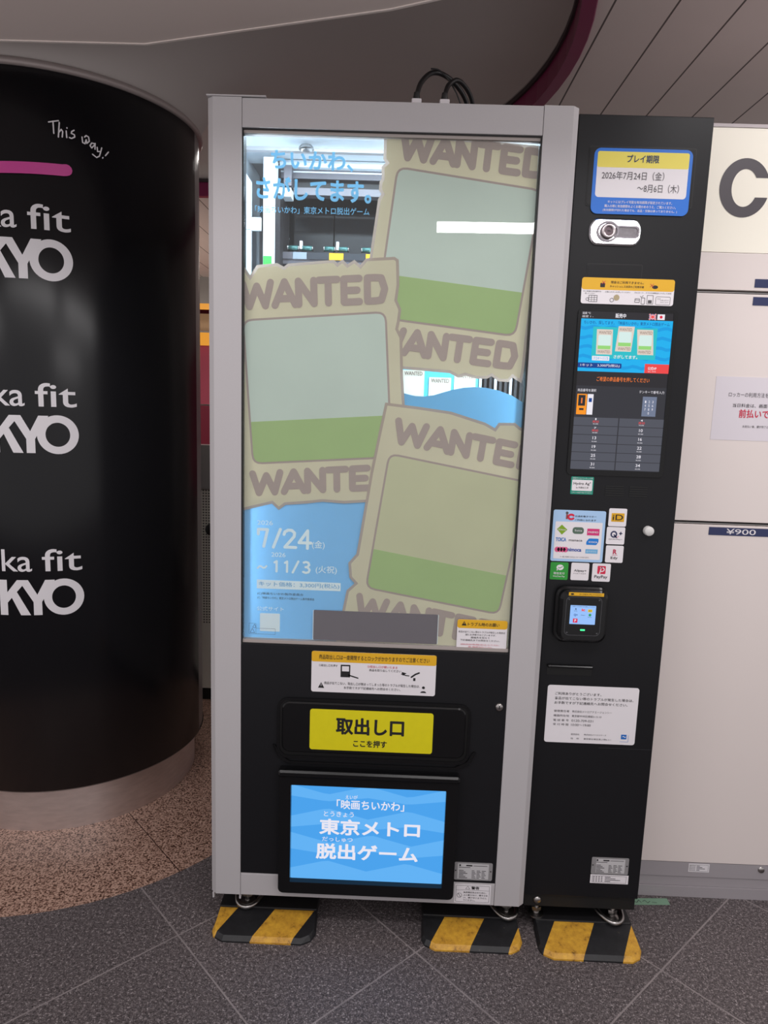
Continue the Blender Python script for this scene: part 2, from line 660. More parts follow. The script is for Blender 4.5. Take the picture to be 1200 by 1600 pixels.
    def cut(self, x0=None, x1=None, z0=None, z1=None, step=None):
        """trim to a window in x-z, or slice finely along x before bending"""
        me = bpy.data.meshes.new('tmp')
        me.from_pydata(self.v, [], self.f)
        me.polygons.foreach_set('material_index', self.m)
        bm = bmesh.new()
        bm.from_mesh(me)
        bpy.data.meshes.remove(me)
        planes = []
        if x0 is not None:
            planes.append(((x0, 0, 0), (-1, 0, 0), True))
        if x1 is not None:
            planes.append(((x1, 0, 0), (1, 0, 0), True))
        if z0 is not None:
            planes.append(((0, 0, z0), (0, 0, -1), True))
        if z1 is not None:
            planes.append(((0, 0, z1), (0, 0, 1), True))
        if step:
            xs = [v.co.x for v in bm.verts]
            k = min(xs) + step
            while k < max(xs):
                planes.append(((k, 0, 0), (1, 0, 0), False))
                k += step
        for co, no, clear in planes:
            bmesh.ops.bisect_plane(bm, geom=bm.verts[:] + bm.edges[:] + bm.faces[:], plane_co=co, plane_no=no, clear_outer=clear)
        bm.verts.index_update()
        self.v = [tuple(v.co) for v in bm.verts]
        self.f = [tuple(v.index for v in f.verts) for f in bm.faces]
        self.m = [f.material_index for f in bm.faces]
        self.sm = [False] * len(self.f)
        bm.free()
        return self

    def bend(self, cx, cy, R):
        """wrap an upright drawing (x = arc length) round a vertical cylinder; y is added outwards"""
        self.v = [(cx + (R - y) * math.sin(x / R), cy - (R - y) * math.cos(x / R), z) for x, y, z in self.v]
        return self

    def build(self, name, parent=None, label=None, bev=0.0, bseg=2):
        root = (0, 0, 0)
        if parent is not None:
            root = parent['_o'] if '_o' in parent else (0, 0, 0)
        me = bpy.data.meshes.new(name)
        me.from_pydata([(x - root[0], y - root[1], z - root[2]) for x, y, z in self.v], [], self.f)
        for m in self.mats:
            me.materials.append(m)
        me.polygons.foreach_set('material_index', self.m)
        me.polygons.foreach_set('use_smooth', self.sm)
        me.update()
        o = bpy.data.objects.new(name, me)
        COL.objects.link(o)
        if parent is not None:
            o.parent = parent
            o['_o'] = root
        if label:
            o['label'] = label
        if bev:
            md = o.modifiers.new('bevel', 'BEVEL')
            md.width = bev
            md.segments = bseg
            md.limit_method = 'ANGLE'
            md.angle_limit = R_(50)
        return o


def thing(name, label, cat, loc, group=None):
    o = bpy.data.objects.new(name, None)
    COL.objects.link(o)
    o.location = loc
    o.empty_display_size = 0.05
    o['label'] = label
    o['category'] = cat
    o['_o'] = tuple(loc)
    if group:
        o['group'] = group
    return o


def tag(o, label, cat, group=None):
    o['label'] = label
    o['category'] = cat
    if group:
        o['group'] = group
    return o


def struct(name, mb, **k):
    o = mb.build(name, **k)
    o['kind'] = 'structure'
    return o


def sticker(parent, name, rect, y, base, r=0.002, zones=(), texts=(), draw=None, label=None, thick=0.0006, sub='printed_text'):
    """a flat label: rect = x0,x1,z0,z1; zones and texts are placed by fractions of it (v measured from the top)"""
    x0, x1, z0, z1 = rect
    W, H = x1 - x0, z1 - z0
    U = lambda u: x0 + u * W
    V = lambda v: z1 - v * H
    mb = MB().prism(rr(x0, x1, z0, z1, r), y - thick, y, base)
    for i, z in enumerate(zones):
        if len(z) == 2:
            P = [(U(a), V(b)) for a, b in z[0]]
        else:
            u0, u1, v0, v1, m_, zr = (list(z) + [0])[:6]
            P = rr(U(u0), U(u1), V(v1), V(v0), zr)
        mb.flat(P, y - thick - 0.00015 * (1 + i), z[-1] if len(z) == 2 else z[4])
    o = mb.build(name, parent, label)
    if texts or draw:
        t = MB()
        yt = y - thick - 0.00015 * (len(zones) + 1.5)
        for s, u0, u1, v0, v1, m_, *b in texts:
            t.text(s, U(u0), U(u1), V(v1), V(v0), yt - 0.0003, m_, b[0] if b else 0.0)
        if draw:
            draw(t, U, V, yt, W, H)
        t.build(sub, o)
    return o


# ---------------------------------------------------------------- shared materials
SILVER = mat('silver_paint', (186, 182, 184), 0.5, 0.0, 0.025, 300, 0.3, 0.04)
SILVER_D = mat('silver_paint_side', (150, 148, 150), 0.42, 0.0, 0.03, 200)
BLACK = mat('black_paint', (24, 24, 27), 0.36, 0.0, 0.06, 30, 0.26)
BLACK_S = mat('black_plastic', (14, 14, 16), 0.22, 0.0, 0.05, 60, 0.36)
BLACK_M = mat('matt_black', (14, 14, 15), 0.6)
CHROME = mat('chrome', (225, 225, 228), 0.10, 1.0)
STEEL = mat('steel', (176, 172, 170), 0.28, 1.0, 0.1, 60)
WHITE_P = mat('white_label', (234, 229, 233), 0.45, 0, 0.02, 25)
INK = mat('black_ink', (26, 24, 26), 0.5)
GREY_INK = mat('grey_ink', (84, 80, 84), 0.5)
RED_INK = mat('red_ink', (204, 36, 70), 0.5)
YEL = mat('amber_label', (230, 176, 30), 0.45, 0, 0.03, 20)
NAVY = mat('navy_label', (42, 50, 92), 0.4)

# ---------------------------------------------------------------- the setting
CX, CY = -0.6377, 0.7023          # axis of the round column
fl = MB().box(-3.2, 3.0, -1.9, 7, -0.1, 0.0, dark_tile())
struct('floor', fl)
inl = MB().lathe([(0.0, 0.0), (0.30, 0.0), (0.709, 0.0), (0.709, -0.01)], (CX, CY, 0.0008), brown_granite(), 96, smooth=False)
inl.f = [f for f in inl.f]
struct('floor_inlay', inl)

CEIL = plank_ceiling()
ce = MB()
N = 96
ring = [(CX + 1.465 * math.sin(2 * math.pi * k / N), CY - 1.465 * math.cos(2 * math.pi * k / N)) for k in range(N)]


def to_edge(x, y):
    dx, dy = x - CX, y - CY
    t = min(((6 if dx > 0 else -6) - CX) / dx if abs(dx) > 1e-6 else 1e9, ((9 if dy > 0 else -8) - CY) / dy if abs(dy) > 1e-6 else 1e9)
    return (CX + dx * t, CY + dy * t)


outr = [to_edge(*p) for p in ring]
ce.add([(x, y, 2.50) for x, y in ring] + [(x, y, 2.50) for x, y in outr], [(i, (i + 1) % N, N + (i + 1) % N, N + i) for i in range(N)], CEIL)
# the panel plane hangs at 2.235 m beyond the lens side; the aisle behind the lens is a little higher
ce = MB()
ce.add([(x, y, 2.235) for x, y in ring] + [(x, y, 2.235) for x, y in outr], [(i, (i + 1) % N, N + (i + 1) % N, N + i) for i in range(N)], CEIL)
ce.v = [(x, max(y, -0.9), z) if z == 2.235 and y < -0.9 else (x, y, z) for x, y, z in ce.v]
struct('ceiling', ce)
PLASTER = mat('ceiling_plaster', (192, 184, 181), 0.75, 0, 0.03, 4)
rec = MB().lathe([(0.385, 2.0), (0.40, 2.03), (0.425, 2.08), (0.47, 2.14), (0.56, 2.205), (0.70, 2.255), (0.92, 2.285), (1.2, 2.30), (1.456, 2.305), (1.456, 2.30)], (CX, CY, 0), PLASTER, 96)
struct('ceiling_recess', rec)
MAG = mat('magenta_trim', (128, 24, 78), 0.35, 0, 0.05, 10)
DGAP = mat('shadow_gap', (52, 42, 46), 0.6)
tr = MB().lathe([(1.456, 2.305), (1.456, 2.285), (1.464, 2.285)], (CX, CY, 0), DGAP, 96, smooth=False)
tr.lathe([(1.464, 2.30), (1.464, 2.222), (1.500, 2.222), (1.503, 2.226), (1.503, 2.24)], (CX, CY, 0), MAG, 96, smooth=False)
struct('trim_1', tr)
SOF = mat('soffit_paint', (238, 224, 218), 0.6, 0, 0.02, 4)
so = MB()
sp = [(-4, 0.237), (-0.215, 0.237), (0.05, 0.158), (0.34, 0.072), (0.62, -0.05), (0.85, -0.20), (1.02, -0.40), (1.1, -0.62), (-4, -0.62)]
so.vprism(sp, 2.02, 2.45, SOF)
struct('ceiling_soffit', so)
LIP = mat('soffit_lip', (250, 238, 232), 0.5)
lip = MB()
for i in range(7):
    a, b = Vector(sp[i]), Vector(sp[i + 1])
    n = Vector((-(b - a).y, (b - a).x)).normalized() * 0.006
    lip.vprism([tuple(a), tuple(b), tuple(b + n), tuple(a + n)], 2.018, 2.05, LIP)
struct('trim_2', lip)
WALL = mat('wall_panel', (200, 192, 188), 0.55, 0, 0.03, 3)
struct('wall_left', MB().box(-3.3, -3.2, 1.2, 6.0, 0, 2.235, WALL))
wf = MB()
wf.box(-5, 3.4, 6.0, 6.2, 0, 2.24, mat('magenta_wall', (150, 24, 66), 0.45, 0, 0.05, 6))
struct('wall_far', wf)
struct('wall_locker_side', MB().box(0.6, 3.4, 1.75, 1.9, 0, 2.235, WALL))

# ---------------------------------------------------------------- round column with its black poster wrap
RC = 0.3986
GREYM = mat('grey_column_paint', (160, 154, 154), 0.36, 0.3, 0.03, 30)
col = thing('round_column', 'thick round column wrapped in a glossy black advertising sheet with white lettering', 'column', (CX, CY, 0))
MB().lathe([(0.36, 0.135), (RC - 0.002, 0.135), (RC - 0.002, 2.0), (0.36, 2.0)], (CX, CY, 0), GREYM, 128).build('shaft', col, 'bare grey painted metal side')
WRAP = mat('black_wrap', (16, 16, 20), 0.24, 0, 0.10, 8, 0.36)
wr = MB().lathe([(RC - 0.001, 0.138), (RC + 0.001, 0.140), (RC + 0.001, 1.998), (RC - 0.001, 2.0)], (CX, CY, 0), WRAP, 128, -150, 90)
wrap = wr.build('advertising_wrap', col, 'glossy black wrap sheet')
BRUSH = mat('brushed_base', (226, 218, 217), 0.42, 1.0, 0.16, 26, bump=0.05, stretch=(1, 1, 4))
MB().lathe([(0.3682, 0.0), (0.3682, 0.1395)], (CX, CY, 0), BRUSH, 128).build('base_band', col, 'brushed stainless steel band')
MB().lathe([(0.366, 0.128), (0.374, 0.130), (0.392, 0.137), (0.399, 0.140)], (CX, CY, 0), BLACK_M, 128).build('bottom_lip', col)
MB().lathe([(0.396, 2.0), (0.404, 2.0), (0.408, 2.004), (0.408, 2.012), (0.402, 2.018), (0.39, 2.02)], (CX, CY, 0), mat('rim_metal', (170, 158, 156), 0.4, 0.2), 128).build('top_rim', col, 'thin pale metal rim')
LET = mat('white_vinyl', (226, 222, 226), 0.4)
PINK = mat('pink_vinyl', (206, 62, 150), 0.4)


def stroke_set(mb, strokes, w, y, m):
    mb.strokes([[(a / 1000, b / 1000) for a, b in s] for s in strokes], w, y, m)


for dz in (0.0, 0.432, 0.8645):
    t = MB()
    t.text('ka', -0.003, 0.0735, 0.766 + dz, 0.8255 + dz, -0.0015, LET, 0.010)
    t.text('fit', 0.0985, 0.1955, 0.766 + dz, 0.8265 + dz, -0.0015, LET, 0.010)
    t.cut(step=0.012).bend(CX, CY, RC + 0.001).build('lettering', wrap)
    t = MB()
    z0, z1 = 0.6475 + dz, 0.7435 + dz
    w = 0.0215
    y = -0.0015
    kyo = []
    q = kyo.append
    q([(-0.012, z0), (0.008, z0), (0.008, z1), (-0.012, z1)])                                            # K
    q([(0.008, z0 + 0.034), (0.008, z0 + 0.062), (0.034, z1), (0.060, z1)])
    q([(0.018, z0 + 0.050), (0.033, z0 + 0.063), (0.066, z0), (0.041, z0)])
    q([(0.0735, z0), (0.0945, z0), (0.0945, z0 + 0.042), (0.0735, z0 + 0.042)])                           # Y
    q([(0.0735, z0 + 0.036), (0.0945, z0 + 0.036), (0.062, z1), (0.038, z1)])
    q([(0.0735, z0 + 0.036), (0.0945, z0 + 0.036), (0.128, z1), (0.104, z1)])
    for oc, orx in ((0.1485, 0.0495), (-0.070, 0.0495)):                                                   # O
        A = ell(oc, (z0 + z1) / 2, orx, 0.0500, 40)
        B = ell(oc, (z0 + z1) / 2, orx - 0.0205, 0.0310, 40)
        for i in range(40):
            j = (i + 1) % 40
            q([A[i], A[j], B[j], B[i]])
    q([(-0.165, z0), (-0.145, z0), (-0.145, z1), (-0.165, z1)])                                            # T
    q([(-0.195, z1 - 0.019), (-0.118, z1 - 0.019), (-0.118, z1), (-0.195, z1)])
    t.merged(kyo, y, LET)
    t.cut(step=0.012).bend(CX, CY, RC + 0.001).build('lettering', wrap)
t = MB()
stroke_set(t, [[(154.2, 1882.6), (176, 1889.3)], [(163.9, 1885.9), (164.9, 1858.5)], [(177.8, 1885.5), (174.7, 1851.9)], [(175.8, 1862.4), (181.7, 1870.5), (184.8, 1866.1), (183.2, 1853.4)],
               [(192.6, 1868.8), (193.3, 1854)], [(194.5, 1876.6), (194.6, 1875.8)], [(210.3, 1874), (204.8, 1869.9), (203.9, 1865.6), (210.8, 1864), (211.4, 1858.8), (204.3, 1854), (199.4, 1855.1)],
               [(228.1, 1862.2), (229, 1849.8), (234.3, 1848), (237.6, 1857.9), (238.6, 1849.7), (244.7, 1856.1), (243.3, 1865.5), (237.9, 1867.7), (234, 1863.5)],
               [(257.5, 1853.1), (250.2, 1853.1), (246.1, 1846.3), (249.8, 1841.6), (256.5, 1849.4), (258.4, 1854.1), (257.5, 1840.3)], [(262.9, 1845.8), (263.5, 1836.1), (270.5, 1837.7)],
               [(273.9, 1847.1), (268, 1826.5), (260.9, 1821.5), (251.5, 1827.1)], [(290.2, 1841.1), (282.3, 1830.6)], [(276.3, 1824.9), (275.4, 1823.4)]], 0.0030, -0.0015, LET)
t.bend(CX, CY, RC + 0.001).build('handwriting', wrap)
t = MB()
t.stroke([(-0.20 + 0.012 * k, 1.7545 + 0.0007 * k) for k in range(33)] + [(0.190, 1.7785)], 0.027, -0.0015, PINK)
t.cut(step=0.012).bend(CX, CY, RC + 0.001).build('pink_stroke', wrap, 'broad magenta brush stroke')

# ---------------------------------------------------------------- vending machine
vm = thing('vending_machine', 'tall silver-framed vending machine with printed window posters, black lower door and blue screen', 'vending machine', (0.353, 0.33, 0.09))
INNER_W = mat('interior_white', (228, 234, 240), 0.45, 0, 0.02, 6)
cb = MB()
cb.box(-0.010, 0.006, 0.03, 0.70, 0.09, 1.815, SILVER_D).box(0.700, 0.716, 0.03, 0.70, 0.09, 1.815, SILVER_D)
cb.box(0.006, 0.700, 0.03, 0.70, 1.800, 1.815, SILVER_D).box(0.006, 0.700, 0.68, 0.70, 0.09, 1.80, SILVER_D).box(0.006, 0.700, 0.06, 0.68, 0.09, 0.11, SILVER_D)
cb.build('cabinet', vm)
li = MB()
li.box(0.0061, 0.010, 0.031, 0.42, 0.69, 1.799, INNER_W).box(0.696, 0.6999, 0.031, 0.42, 0.69, 1.799, INNER_W)
li.box(0.010, 0.696, 0.031, 0.30, 1.792, 1.799, INNER_W).box(0.010, 0.696, 0.031, 0.60, 0.69, 0.70, INNER_W)
li.box(0.010, 0.696, 0.10, 0.108, 1.785, 1.792, SILVER).box(0.010, 0.696, 0.185, 0.200, 1.784, 1.792, SILVER)
li.build('interior_lining', vm, 'white lit lining')
MB().box(0.0571, 0.6490, 0.52, 0.53, 0.70, 1.79, BLACK_M).build('rear_panel', vm, 'dark rear wall inside the lit cabinet')
for nm, pts in (('door_pillar', [(-0.012, 0.011), (0, 0), (0.0571, 0), (0.0571, 0.03), (-0.012, 0.03)]), ('door_pillar', [(0.6491, 0), (0.7063, 0), (0.7185, 0.011), (0.7185, 0.03), (0.6491, 0.03)])):
    MB().vprism(pts, 0.0905, 1.8195, SILVER).build(nm, vm, bev=0.0008)
MB().box(0.0577, 0.6484, 0.0008, 0.03, 1.7643, 1.8182, SILVER).build('header_panel', vm, bev=0.001)
MB().box(0.0577, 0.6484, 0.0008, 0.03, 0.0905, 0.1438, SILVER).build('bottom_rail', vm, bev=0.001)
MB().prism(rr(-0.013, 0.105, 1.8200, 1.8230, 0.0014), -0.001, 0.05, SILVER).build('corner_bracket', vm, bev=0.0008)
for x in (-0.009, 0.0535):
    MB().box(x, x + 0.004, 0.004, 0.02, 0.077, 0.0905, SILVER).build('hinge_tab', vm)
GASK = mat('door_gasket', (16, 16, 17), 0.5)
MB().frame(rr(0.0571, 0.6491, 0.7030, 1.7643), rr(0.0600, 0.6462, 0.7036, 1.7618), 0.004, 0.03, GASK).build('window_gasket', vm, 'thin black seal')
TRIM = mat('window_trim', (172, 162, 158), 0.55, 0.1)
for z0, z1 in ((1.7560, 1.7618), (0.7036, 0.7112)):
    MB().box(0.0600, 0.6462, 0.0075, 0.022, z0, z1, TRIM).build('window_trim', vm, 'narrow metallic strip')
MB().box(0.0602, 0.6460, 0.0095, 0.0130, 0.7112, 1.7560, glass('window_pane', (0.97, 0.985, 0.985))).build('window_pane', vm)

# printed film behind the pane ------------------------------------------------------
PAPER = film('paper_print', (226, 219, 190))
EDGE = film('paper_edge_print', (190, 174, 162))
LETT = film('wanted_print', (186, 169, 162))
BLUE = film('blue_print', (132, 192, 236), 0.17)
BLUE2 = film('blue_wave_print', (116, 182, 224), 0.2)
MINT = film('mint_print', (216, 230, 218))
CREAM = film('cream_print', (216, 216, 178))
GREEN = film('green_print', (180, 206, 142))
PWHITE = film('white_print', (240, 252, 252), 0.10, 0.0)
PBLUE = film('title_print', (120, 188, 228), 0.10)
FX0, FX1, FZ0, FZ1 = 0.0604, 0.6458, 0.7114, 1.7558
mm = lambda P: [(a / 1000, b / 1000) for a, b in P]
F_A = mm([(335.9,1769.7),(337.8,1753.1),(337.7,1717.2),(342.6,1711.3),(334.3,1703.9),(335.6,1681),(331.4,1674.8),(330.6,1659),(336,1651.8),(329.4,1641.9),(316.3,1534.1),(306.8,1455.6),(306.9,1313.7),(391.3,1307.7),(489,1302.5),(507.7,1293.9),(522.2,1298.3),(546.9,1292.6),(569.5,1293.7),(577.2,1298.8),(592.5,1288.8),(613.8,1288.2),(621.3,1297.6),(640.1,1286.4),(644,1312.7),(646.8,1376.5),(663.9,1628),(678.5,1748.9)])
F_B = mm([(51.7,1508.8),(57.6,1506.4),(71.5,1486.6),(85.3,1507.2),(126.7,1512.2),(140.6,1505.4),(149,1511.6),(243.3,1521.9),(250.6,1515.2),(260.3,1523.7),(271.1,1513.9),(284.8,1523.1),(297.3,1513.5),(308.7,1526.8),(366.9,1531.2),(375.4,1525.8),(378.5,1476),(375.1,1446.2),(384.2,1427.9),(381.8,1403),(379,1388.7),(388.3,1372.2),(393,1290.2),(398.6,1234.8),(408.5,1032.6),(276.6,1019.9),(229.6,1022),(196.6,1017.1),(149.6,1012.1),(135.3,1000.5),(120.5,1013.9),(60.9,997.8),(52.6,997.4)])
F_C = mm([(357.6,1237.4),(422.4,1231.6),(495.5,1223.4),(570,1202.4),(590,1191.8),(597.5,1203.3),(631.8,1204.4),(643.7,1194.9),(673.9,1185.2),(656.5,699.4),(265.7,708.8),(267,717.7),(286.4,828.2),(303.4,844.8),(291.8,857.3),(288.8,890.2),(305.8,910.8),(331.1,1089.2),(346.1,1175.4)])
F_WAVE = mm([(374,1268.5),(397.2,1257.8),(420.8,1252.8),(440.4,1252.8),(459,1256),(478,1262.5),(497.3,1268.5),(521.2,1273.9),(546.5,1276),(567.9,1274.8),(593.5,1270.4),(622.2,1260.8),(646.6,1247),(658.2,1240.8),(660.4,1165.9),(371.2,1156)])
F_BLUE = mm([(49.8,1021.1),(443.5,1049.1),(429.1,712.4),(50.2,700.1)])

# a plain stroke alphabet for WANTED (unit box)
WANTED = [(0.000, [[(0.015, 1), (0.055, 0), (0.110, 0.78), (0.165, 0), (0.205, 1)]]),
          (0.225, [[(0.005, 0), (0.075, 1), (0.145, 0)], [(0.035, 0.33), (0.118, 0.33)]]),
          (0.395, [[(0.0, 0), (0.0, 1), (0.105, 0), (0.105, 1)]]),
          (0.535, [[(0.0, 1), (0.125, 1)], [(0.0625, 1), (0.0625, 0)]]),
          (0.705, [[(0.105, 1), (0.0, 1), (0.0, 0), (0.105, 0)], [(0.0, 0.5), (0.09, 0.5)]]),
          (0.865, [[(0.0, 0), (0.0, 1), (0.05, 1), (0.095, 0.86), (0.118, 0.5), (0.095, 0.14), (0.05, 0), (0.0, 0)]])]


def wanted(mb, bl, br, tl, y, m, w):
    bl, br, tl = Vector(bl), Vector(br), Vector(tl)
    ux, uz = (br - bl), (tl - bl)
    k = w / 2
    lines = []
    for off, strokes in WANTED:
        for s in strokes:
            pts = []
            for a, b in s:
                p = bl + ux * ((a + off) * 0.985 + 0.008) + uz * b
                # keep the pen inside the cap height
                p += (uz.normalized() * (k if b < 0.5 else -k) if abs(b - 0.5) > 0.45 else Vector((0, 0)))
                pts.append(tuple(p))
            lines.append(pts)
    mb.strokes(lines, w, y, m)


def poster(outline, frame, fill, tops, yy, label, wl=0.0145, wave=0.30):
    """a torn paper notice printed on the film: darker ragged edge, ruled frame, blank plain picture field and the word top and bottom"""
    P = clip_poly(outline, FX0, FX1, FZ0, FZ1)
    Q = clip_poly(inset(outline, 0.0058), FX0, FX1, FZ0, FZ1)
    mb = MB().flat(P, yy, EDGE).flat(Q, yy - 0.0002, PAPER)
    o = mb.build('poster_sheet', vm, label)
    tl, tr_, br, bl = [Vector(p) for p in frame]
    Fo = round_poly([tuple(bl), tuple(br), tuple(tr_), tuple(tl)], 0.022)
    Fi = inset(Fo, 0.0042)
    f = MB()
    f.flat(clip_poly(Fo, FX0, FX1, FZ0, FZ1), yy - 0.0004, LETT)
    f.build('ruled_frame', o)
    g = MB()
    g.flat(clip_poly(Fi, FX0, FX1, FZ0, FZ1), yy - 0.0006, fill)
    # plain green strip along the foot of the field
    c = sum((Vector(p) for p in Fi), Vector((0, 0))) / len(Fi)
    d = (br - bl).normalized()
    nz = (tl - bl).normalized()
    lim = bl + nz * ((tl - bl).length * wave)
    G = []
    for i in range(len(Fi)):
        a, b = Vector(Fi[i - 1]), Vector(Fi[i])
        nn = Vector((-d.y, d.x))
        da, db = (a - lim).dot(nn), (b - lim).dot(nn)
        if (da < 0) != (db < 0):
            s = da / (da - db)
            G.append(tuple(a + (b - a) * s))
        if db < 0:
            G.append(tuple(b))
    G = clip_poly(G, FX0, FX1, FZ0, FZ1)
    if len(G) > 2:
        g.flat(G, yy - 0.0008, GREEN)
    g.build('picture_field', o, 'plain pale picture field with green foot')
    for q_ in tops:
        t = MB()
        wanted(t, *[(a / 1000, b / 1000) for a, b in q_], yy - 0.0010, LETT, wl)
        t.cut(FX0, FX1, FZ0, FZ1)
        t.build('lettering', o)
    return o


YF = 0.0190
bl_ = MB().flat(clip_poly(F_BLUE, FX0, FX1, FZ0, FZ1), YF, BLUE)
bl_.build('blue_print', vm, 'sky blue printed area with white dates')
MB().flat(clip_poly(F_WAVE, FX0, FX1, FZ0, FZ1), YF, BLUE2).build('wave_print', vm, 'blue wave shape printed on the film')
poster(F_A, mm([(364.9,1705.9),(658.6,1669.2),(622.8,1379.6),(330.7,1409.1)]), MINT,
       [[(367.1,1716.2),(662.5,1686.2),(371.4,1774.2)], [(320.8,1340.8),(627.1,1311.5),(327,1398.7)]], YF - 0.0012, 'torn paper notice at upper right')
poster(F_B, mm([(54.6,1398),(354,1423.9),(376.5,1120.9),(77.2,1096.8)]), MINT,
       [[(51.9,1415.3),(357.5,1438.1),(49.1,1475.8)], [(73.3,1027.5),(387.1,1054),(71,1084.2)]], YF - 0.0026, 'torn paper notice at left')
poster(F_C, mm([(367.9,1132.8),(668.5,1081.9),(623.2,784.8),(326.2,834.1)]), CREAM,
       [[(374,1152.1),(689.2,1098.3),(380.8,1208.8)], [(302.1,764.8),(623.5,708.4),(308.7,825.3)]], YF - 0.0040, 'torn paper notice at lower right')
t = MB()
t.text3('ちいかわ、', (0.112, 1.6943), (0.2781, 1.6927), (0.1117, 1.7304), YF, PBLUE, 0.030)
t.text3('さがしてます。', (0.0826, 1.6363), (0.3159, 1.633), (0.0824, 1.6802), YF, PBLUE, 0.034)
t.text3('「映画ちいかわ」東京メトロ脱出ゲーム', (0.0805, 1.6092), (0.3127, 1.6104), (0.0804, 1.6234), YF, PBLUE, 0.012)
t.build('title_lettering', vm, 'pale blue printed title')
t = MB()
yl = YF - 0.0005
t.text('2026', 0.0884, 0.1223, 0.9664, 0.9763, yl, PWHITE, 0.012)
for pts in ([(91, 946), (91, 956.5), (111, 956.5), (103, 919)], [(124, 918), (139, 958)],
            [(147, 947), (149, 953), (156, 957), (164, 956.5), (170, 951), (169, 943), (149, 919), (173, 919)],
            [(198.5, 918), (198.5, 957), (180, 930), (206, 930)]):
    t.stroke(mm(pts), 0.0066, yl, PWHITE)
t.text('(金)', 0.2085, 0.236, 0.9165, 0.936, yl, PWHITE, 0.012)
t.text('2026', 0.1198, 0.1509, 0.8965, 0.9064, yl, PWHITE, 0.012)
t.stroke(mm([(90, 870), (93.5, 874), (97, 874.5), (102, 871), (106, 871.5), (109, 875)]), 0.0042, yl, PWHITE)
for pts in ([(127, 884), (131.5, 887), (131.5, 864)], [(150, 884), (154.5, 887), (154.5, 864)], [(167, 863), (179, 888)],
            [(191, 886), (196, 887.5), (201, 886), (203, 881), (199, 876.5), (195, 876), (200, 875.5), (204, 870), (202, 865), (196, 863), (190, 865)]):
    t.stroke(mm(pts), 0.0050, yl, PWHITE)
t.text('(火祝)', 0.2174, 0.2637, 0.8616, 0.8803, yl, PWHITE, 0.012)
t.flat(mm([(88.2, 824.2), (273, 824.8), (272.8, 843), (88.1, 844.3)]), yl, PWHITE)
t.text('キット価格：3,300円(税込)', 0.0925, 0.270, 0.8285, 0.8405, yl - 0.0002, BLUE2, 0.016)
t.text('(C)映画ちいかわ製作委員会', 0.0893, 0.1914, 0.8095, 0.8160, yl, INK, 0.0)
t.text('(C)「映画ちいかわ」東京メトロ脱出ゲーム製作委員会', 0.0893, 0.2156, 0.8000, 0.8065, yl, INK, 0.0)
t.text('公式サイト', 0.0885, 0.1481, 0.7738, 0.7835, yl, PWHITE, 0.012)
t.flat(rr(0.0957, 0.1400, 0.7268, 0.7682, 0.002), yl, PWHITE)
t.build('date_lettering', vm, 'white printed dates and price')
t = MB()
for P in (rr(0.0716, 0.0870, 0.7200, 0.7440), rr(0.0870, 0.1300, 0.7200, 0.7330)):
    for i in range(4):
        t.stroke([P[i], P[(i + 1) % 4]], 0.0005, yl - 0.0004, NAVY, cap=False)
for cx_, cz_, h_ in ((0.0790, 0.7225, 0.010), (0.0835, 0.7345, 0.008)):
    for a, b in (((-0.5, 0), (0.5, 0)), ((0.5, 0), (0, 1)), ((0, 1), (-0.5, 0))):
        t.stroke([(cx_ + a[0] * h_, cz_ + a[1] * h_), (cx_ + b[0] * h_, cz_ + b[1] * h_)], 0.0008, yl - 0.0004, NAVY, cap=False)
t.build('warning_decal', vm, 'small outlined warning triangles')
FLAPM = mat('smoked_panel', (98, 88, 96), 0.14, 0, 0.03, 8, 0.5)
MB().prism(rr(0.2153, 0.4891, 0.7135, 0.7812, 0.002), 0.0134, 0.0150, FLAPM).build('smoked_panel', vm, 'dark smoked panel along the foot of the window')
for x in (0.2138, 0.4893):
    MB().box(x, x + 0.0012, 0.0134, 0.0150, 0.7138, 0.7810, mat('clear_edge', (236, 246, 250), 0.2)).build('panel_edge', vm, 'bright clear edge')

# the goods compartment ---------------------------------------------------------------
DARK = mat('shelf_black', (38, 34, 36), 0.45, 0, 0.05, 20)
GREYB = mat('shelf_grey', (104, 100, 106), 0.4, 0.2)
b1 = MB().box(0.088, 0.69, 0.262, 0.29, 1.775, 1.79, INNER_W)
b1.box(0.088, 0.69, 0.280, 0.30, 1.755, 1.775, GREYB).box(0.088, 0.69, 0.277, 0.28, 1.7675, 1.7705, INNER_W)
b1.box(0.12, 0.69, 0.30, 0.32, 1.7335, 1.752, DARK).box(0.12, 0.69, 0.27, 0.30, 1.716, 1.732, GREYB)
b1.box(0.10, 0.118, 0.25, 0.31, 1.73, 1.775, GREYB)
b1.build('carriage_beam', vm, 'grey cross beams at the top of the goods compartment')
bk = MB()
for i in range(5):
    bk.box(0.10 + i * 0.105, 0.202 + i * 0.105, 0.42, 0.44, 1.60, 1.715, DARK)
    bk.box(0.10 + i * 0.105, 0.202 + i * 0.105, 0.40, 0.42, 1.50, 1.60, DARK)
bk.build('shelf_divider', vm, 'black divider panels')
MB().box(0.062, 0.0885, 0.20, 0.24, 0.72, 1.775, INNER_W).box(0.0885, 0.100, 0.205, 0.34, 0.72, 1.70, DARK).build('guide_rail', vm, 'white upright guide rail')
MB().box(0.063, 0.082, 0.1985, 0.2, 1.50, 1.561, mat('green_tag', (70, 214, 84), 0.5)).build('rail_tag', vm, 'bright green tag')
MB().box(0.036, 0.050, 0.115, 0.125, 1.600, 1.655, INNER_W).box(0.050, 0.073, 0.118, 0.125, 1.598, 1.625, INNER_W).box(0.030, 0.036, 0.06, 0.20, 0.75, 1.72, INNER_W).build('side_bracket', vm)
MB().box(0.088, 0.120, 0.23, 0.27, 1.700, 1.7195, INNER_W).build('motor_box', vm)
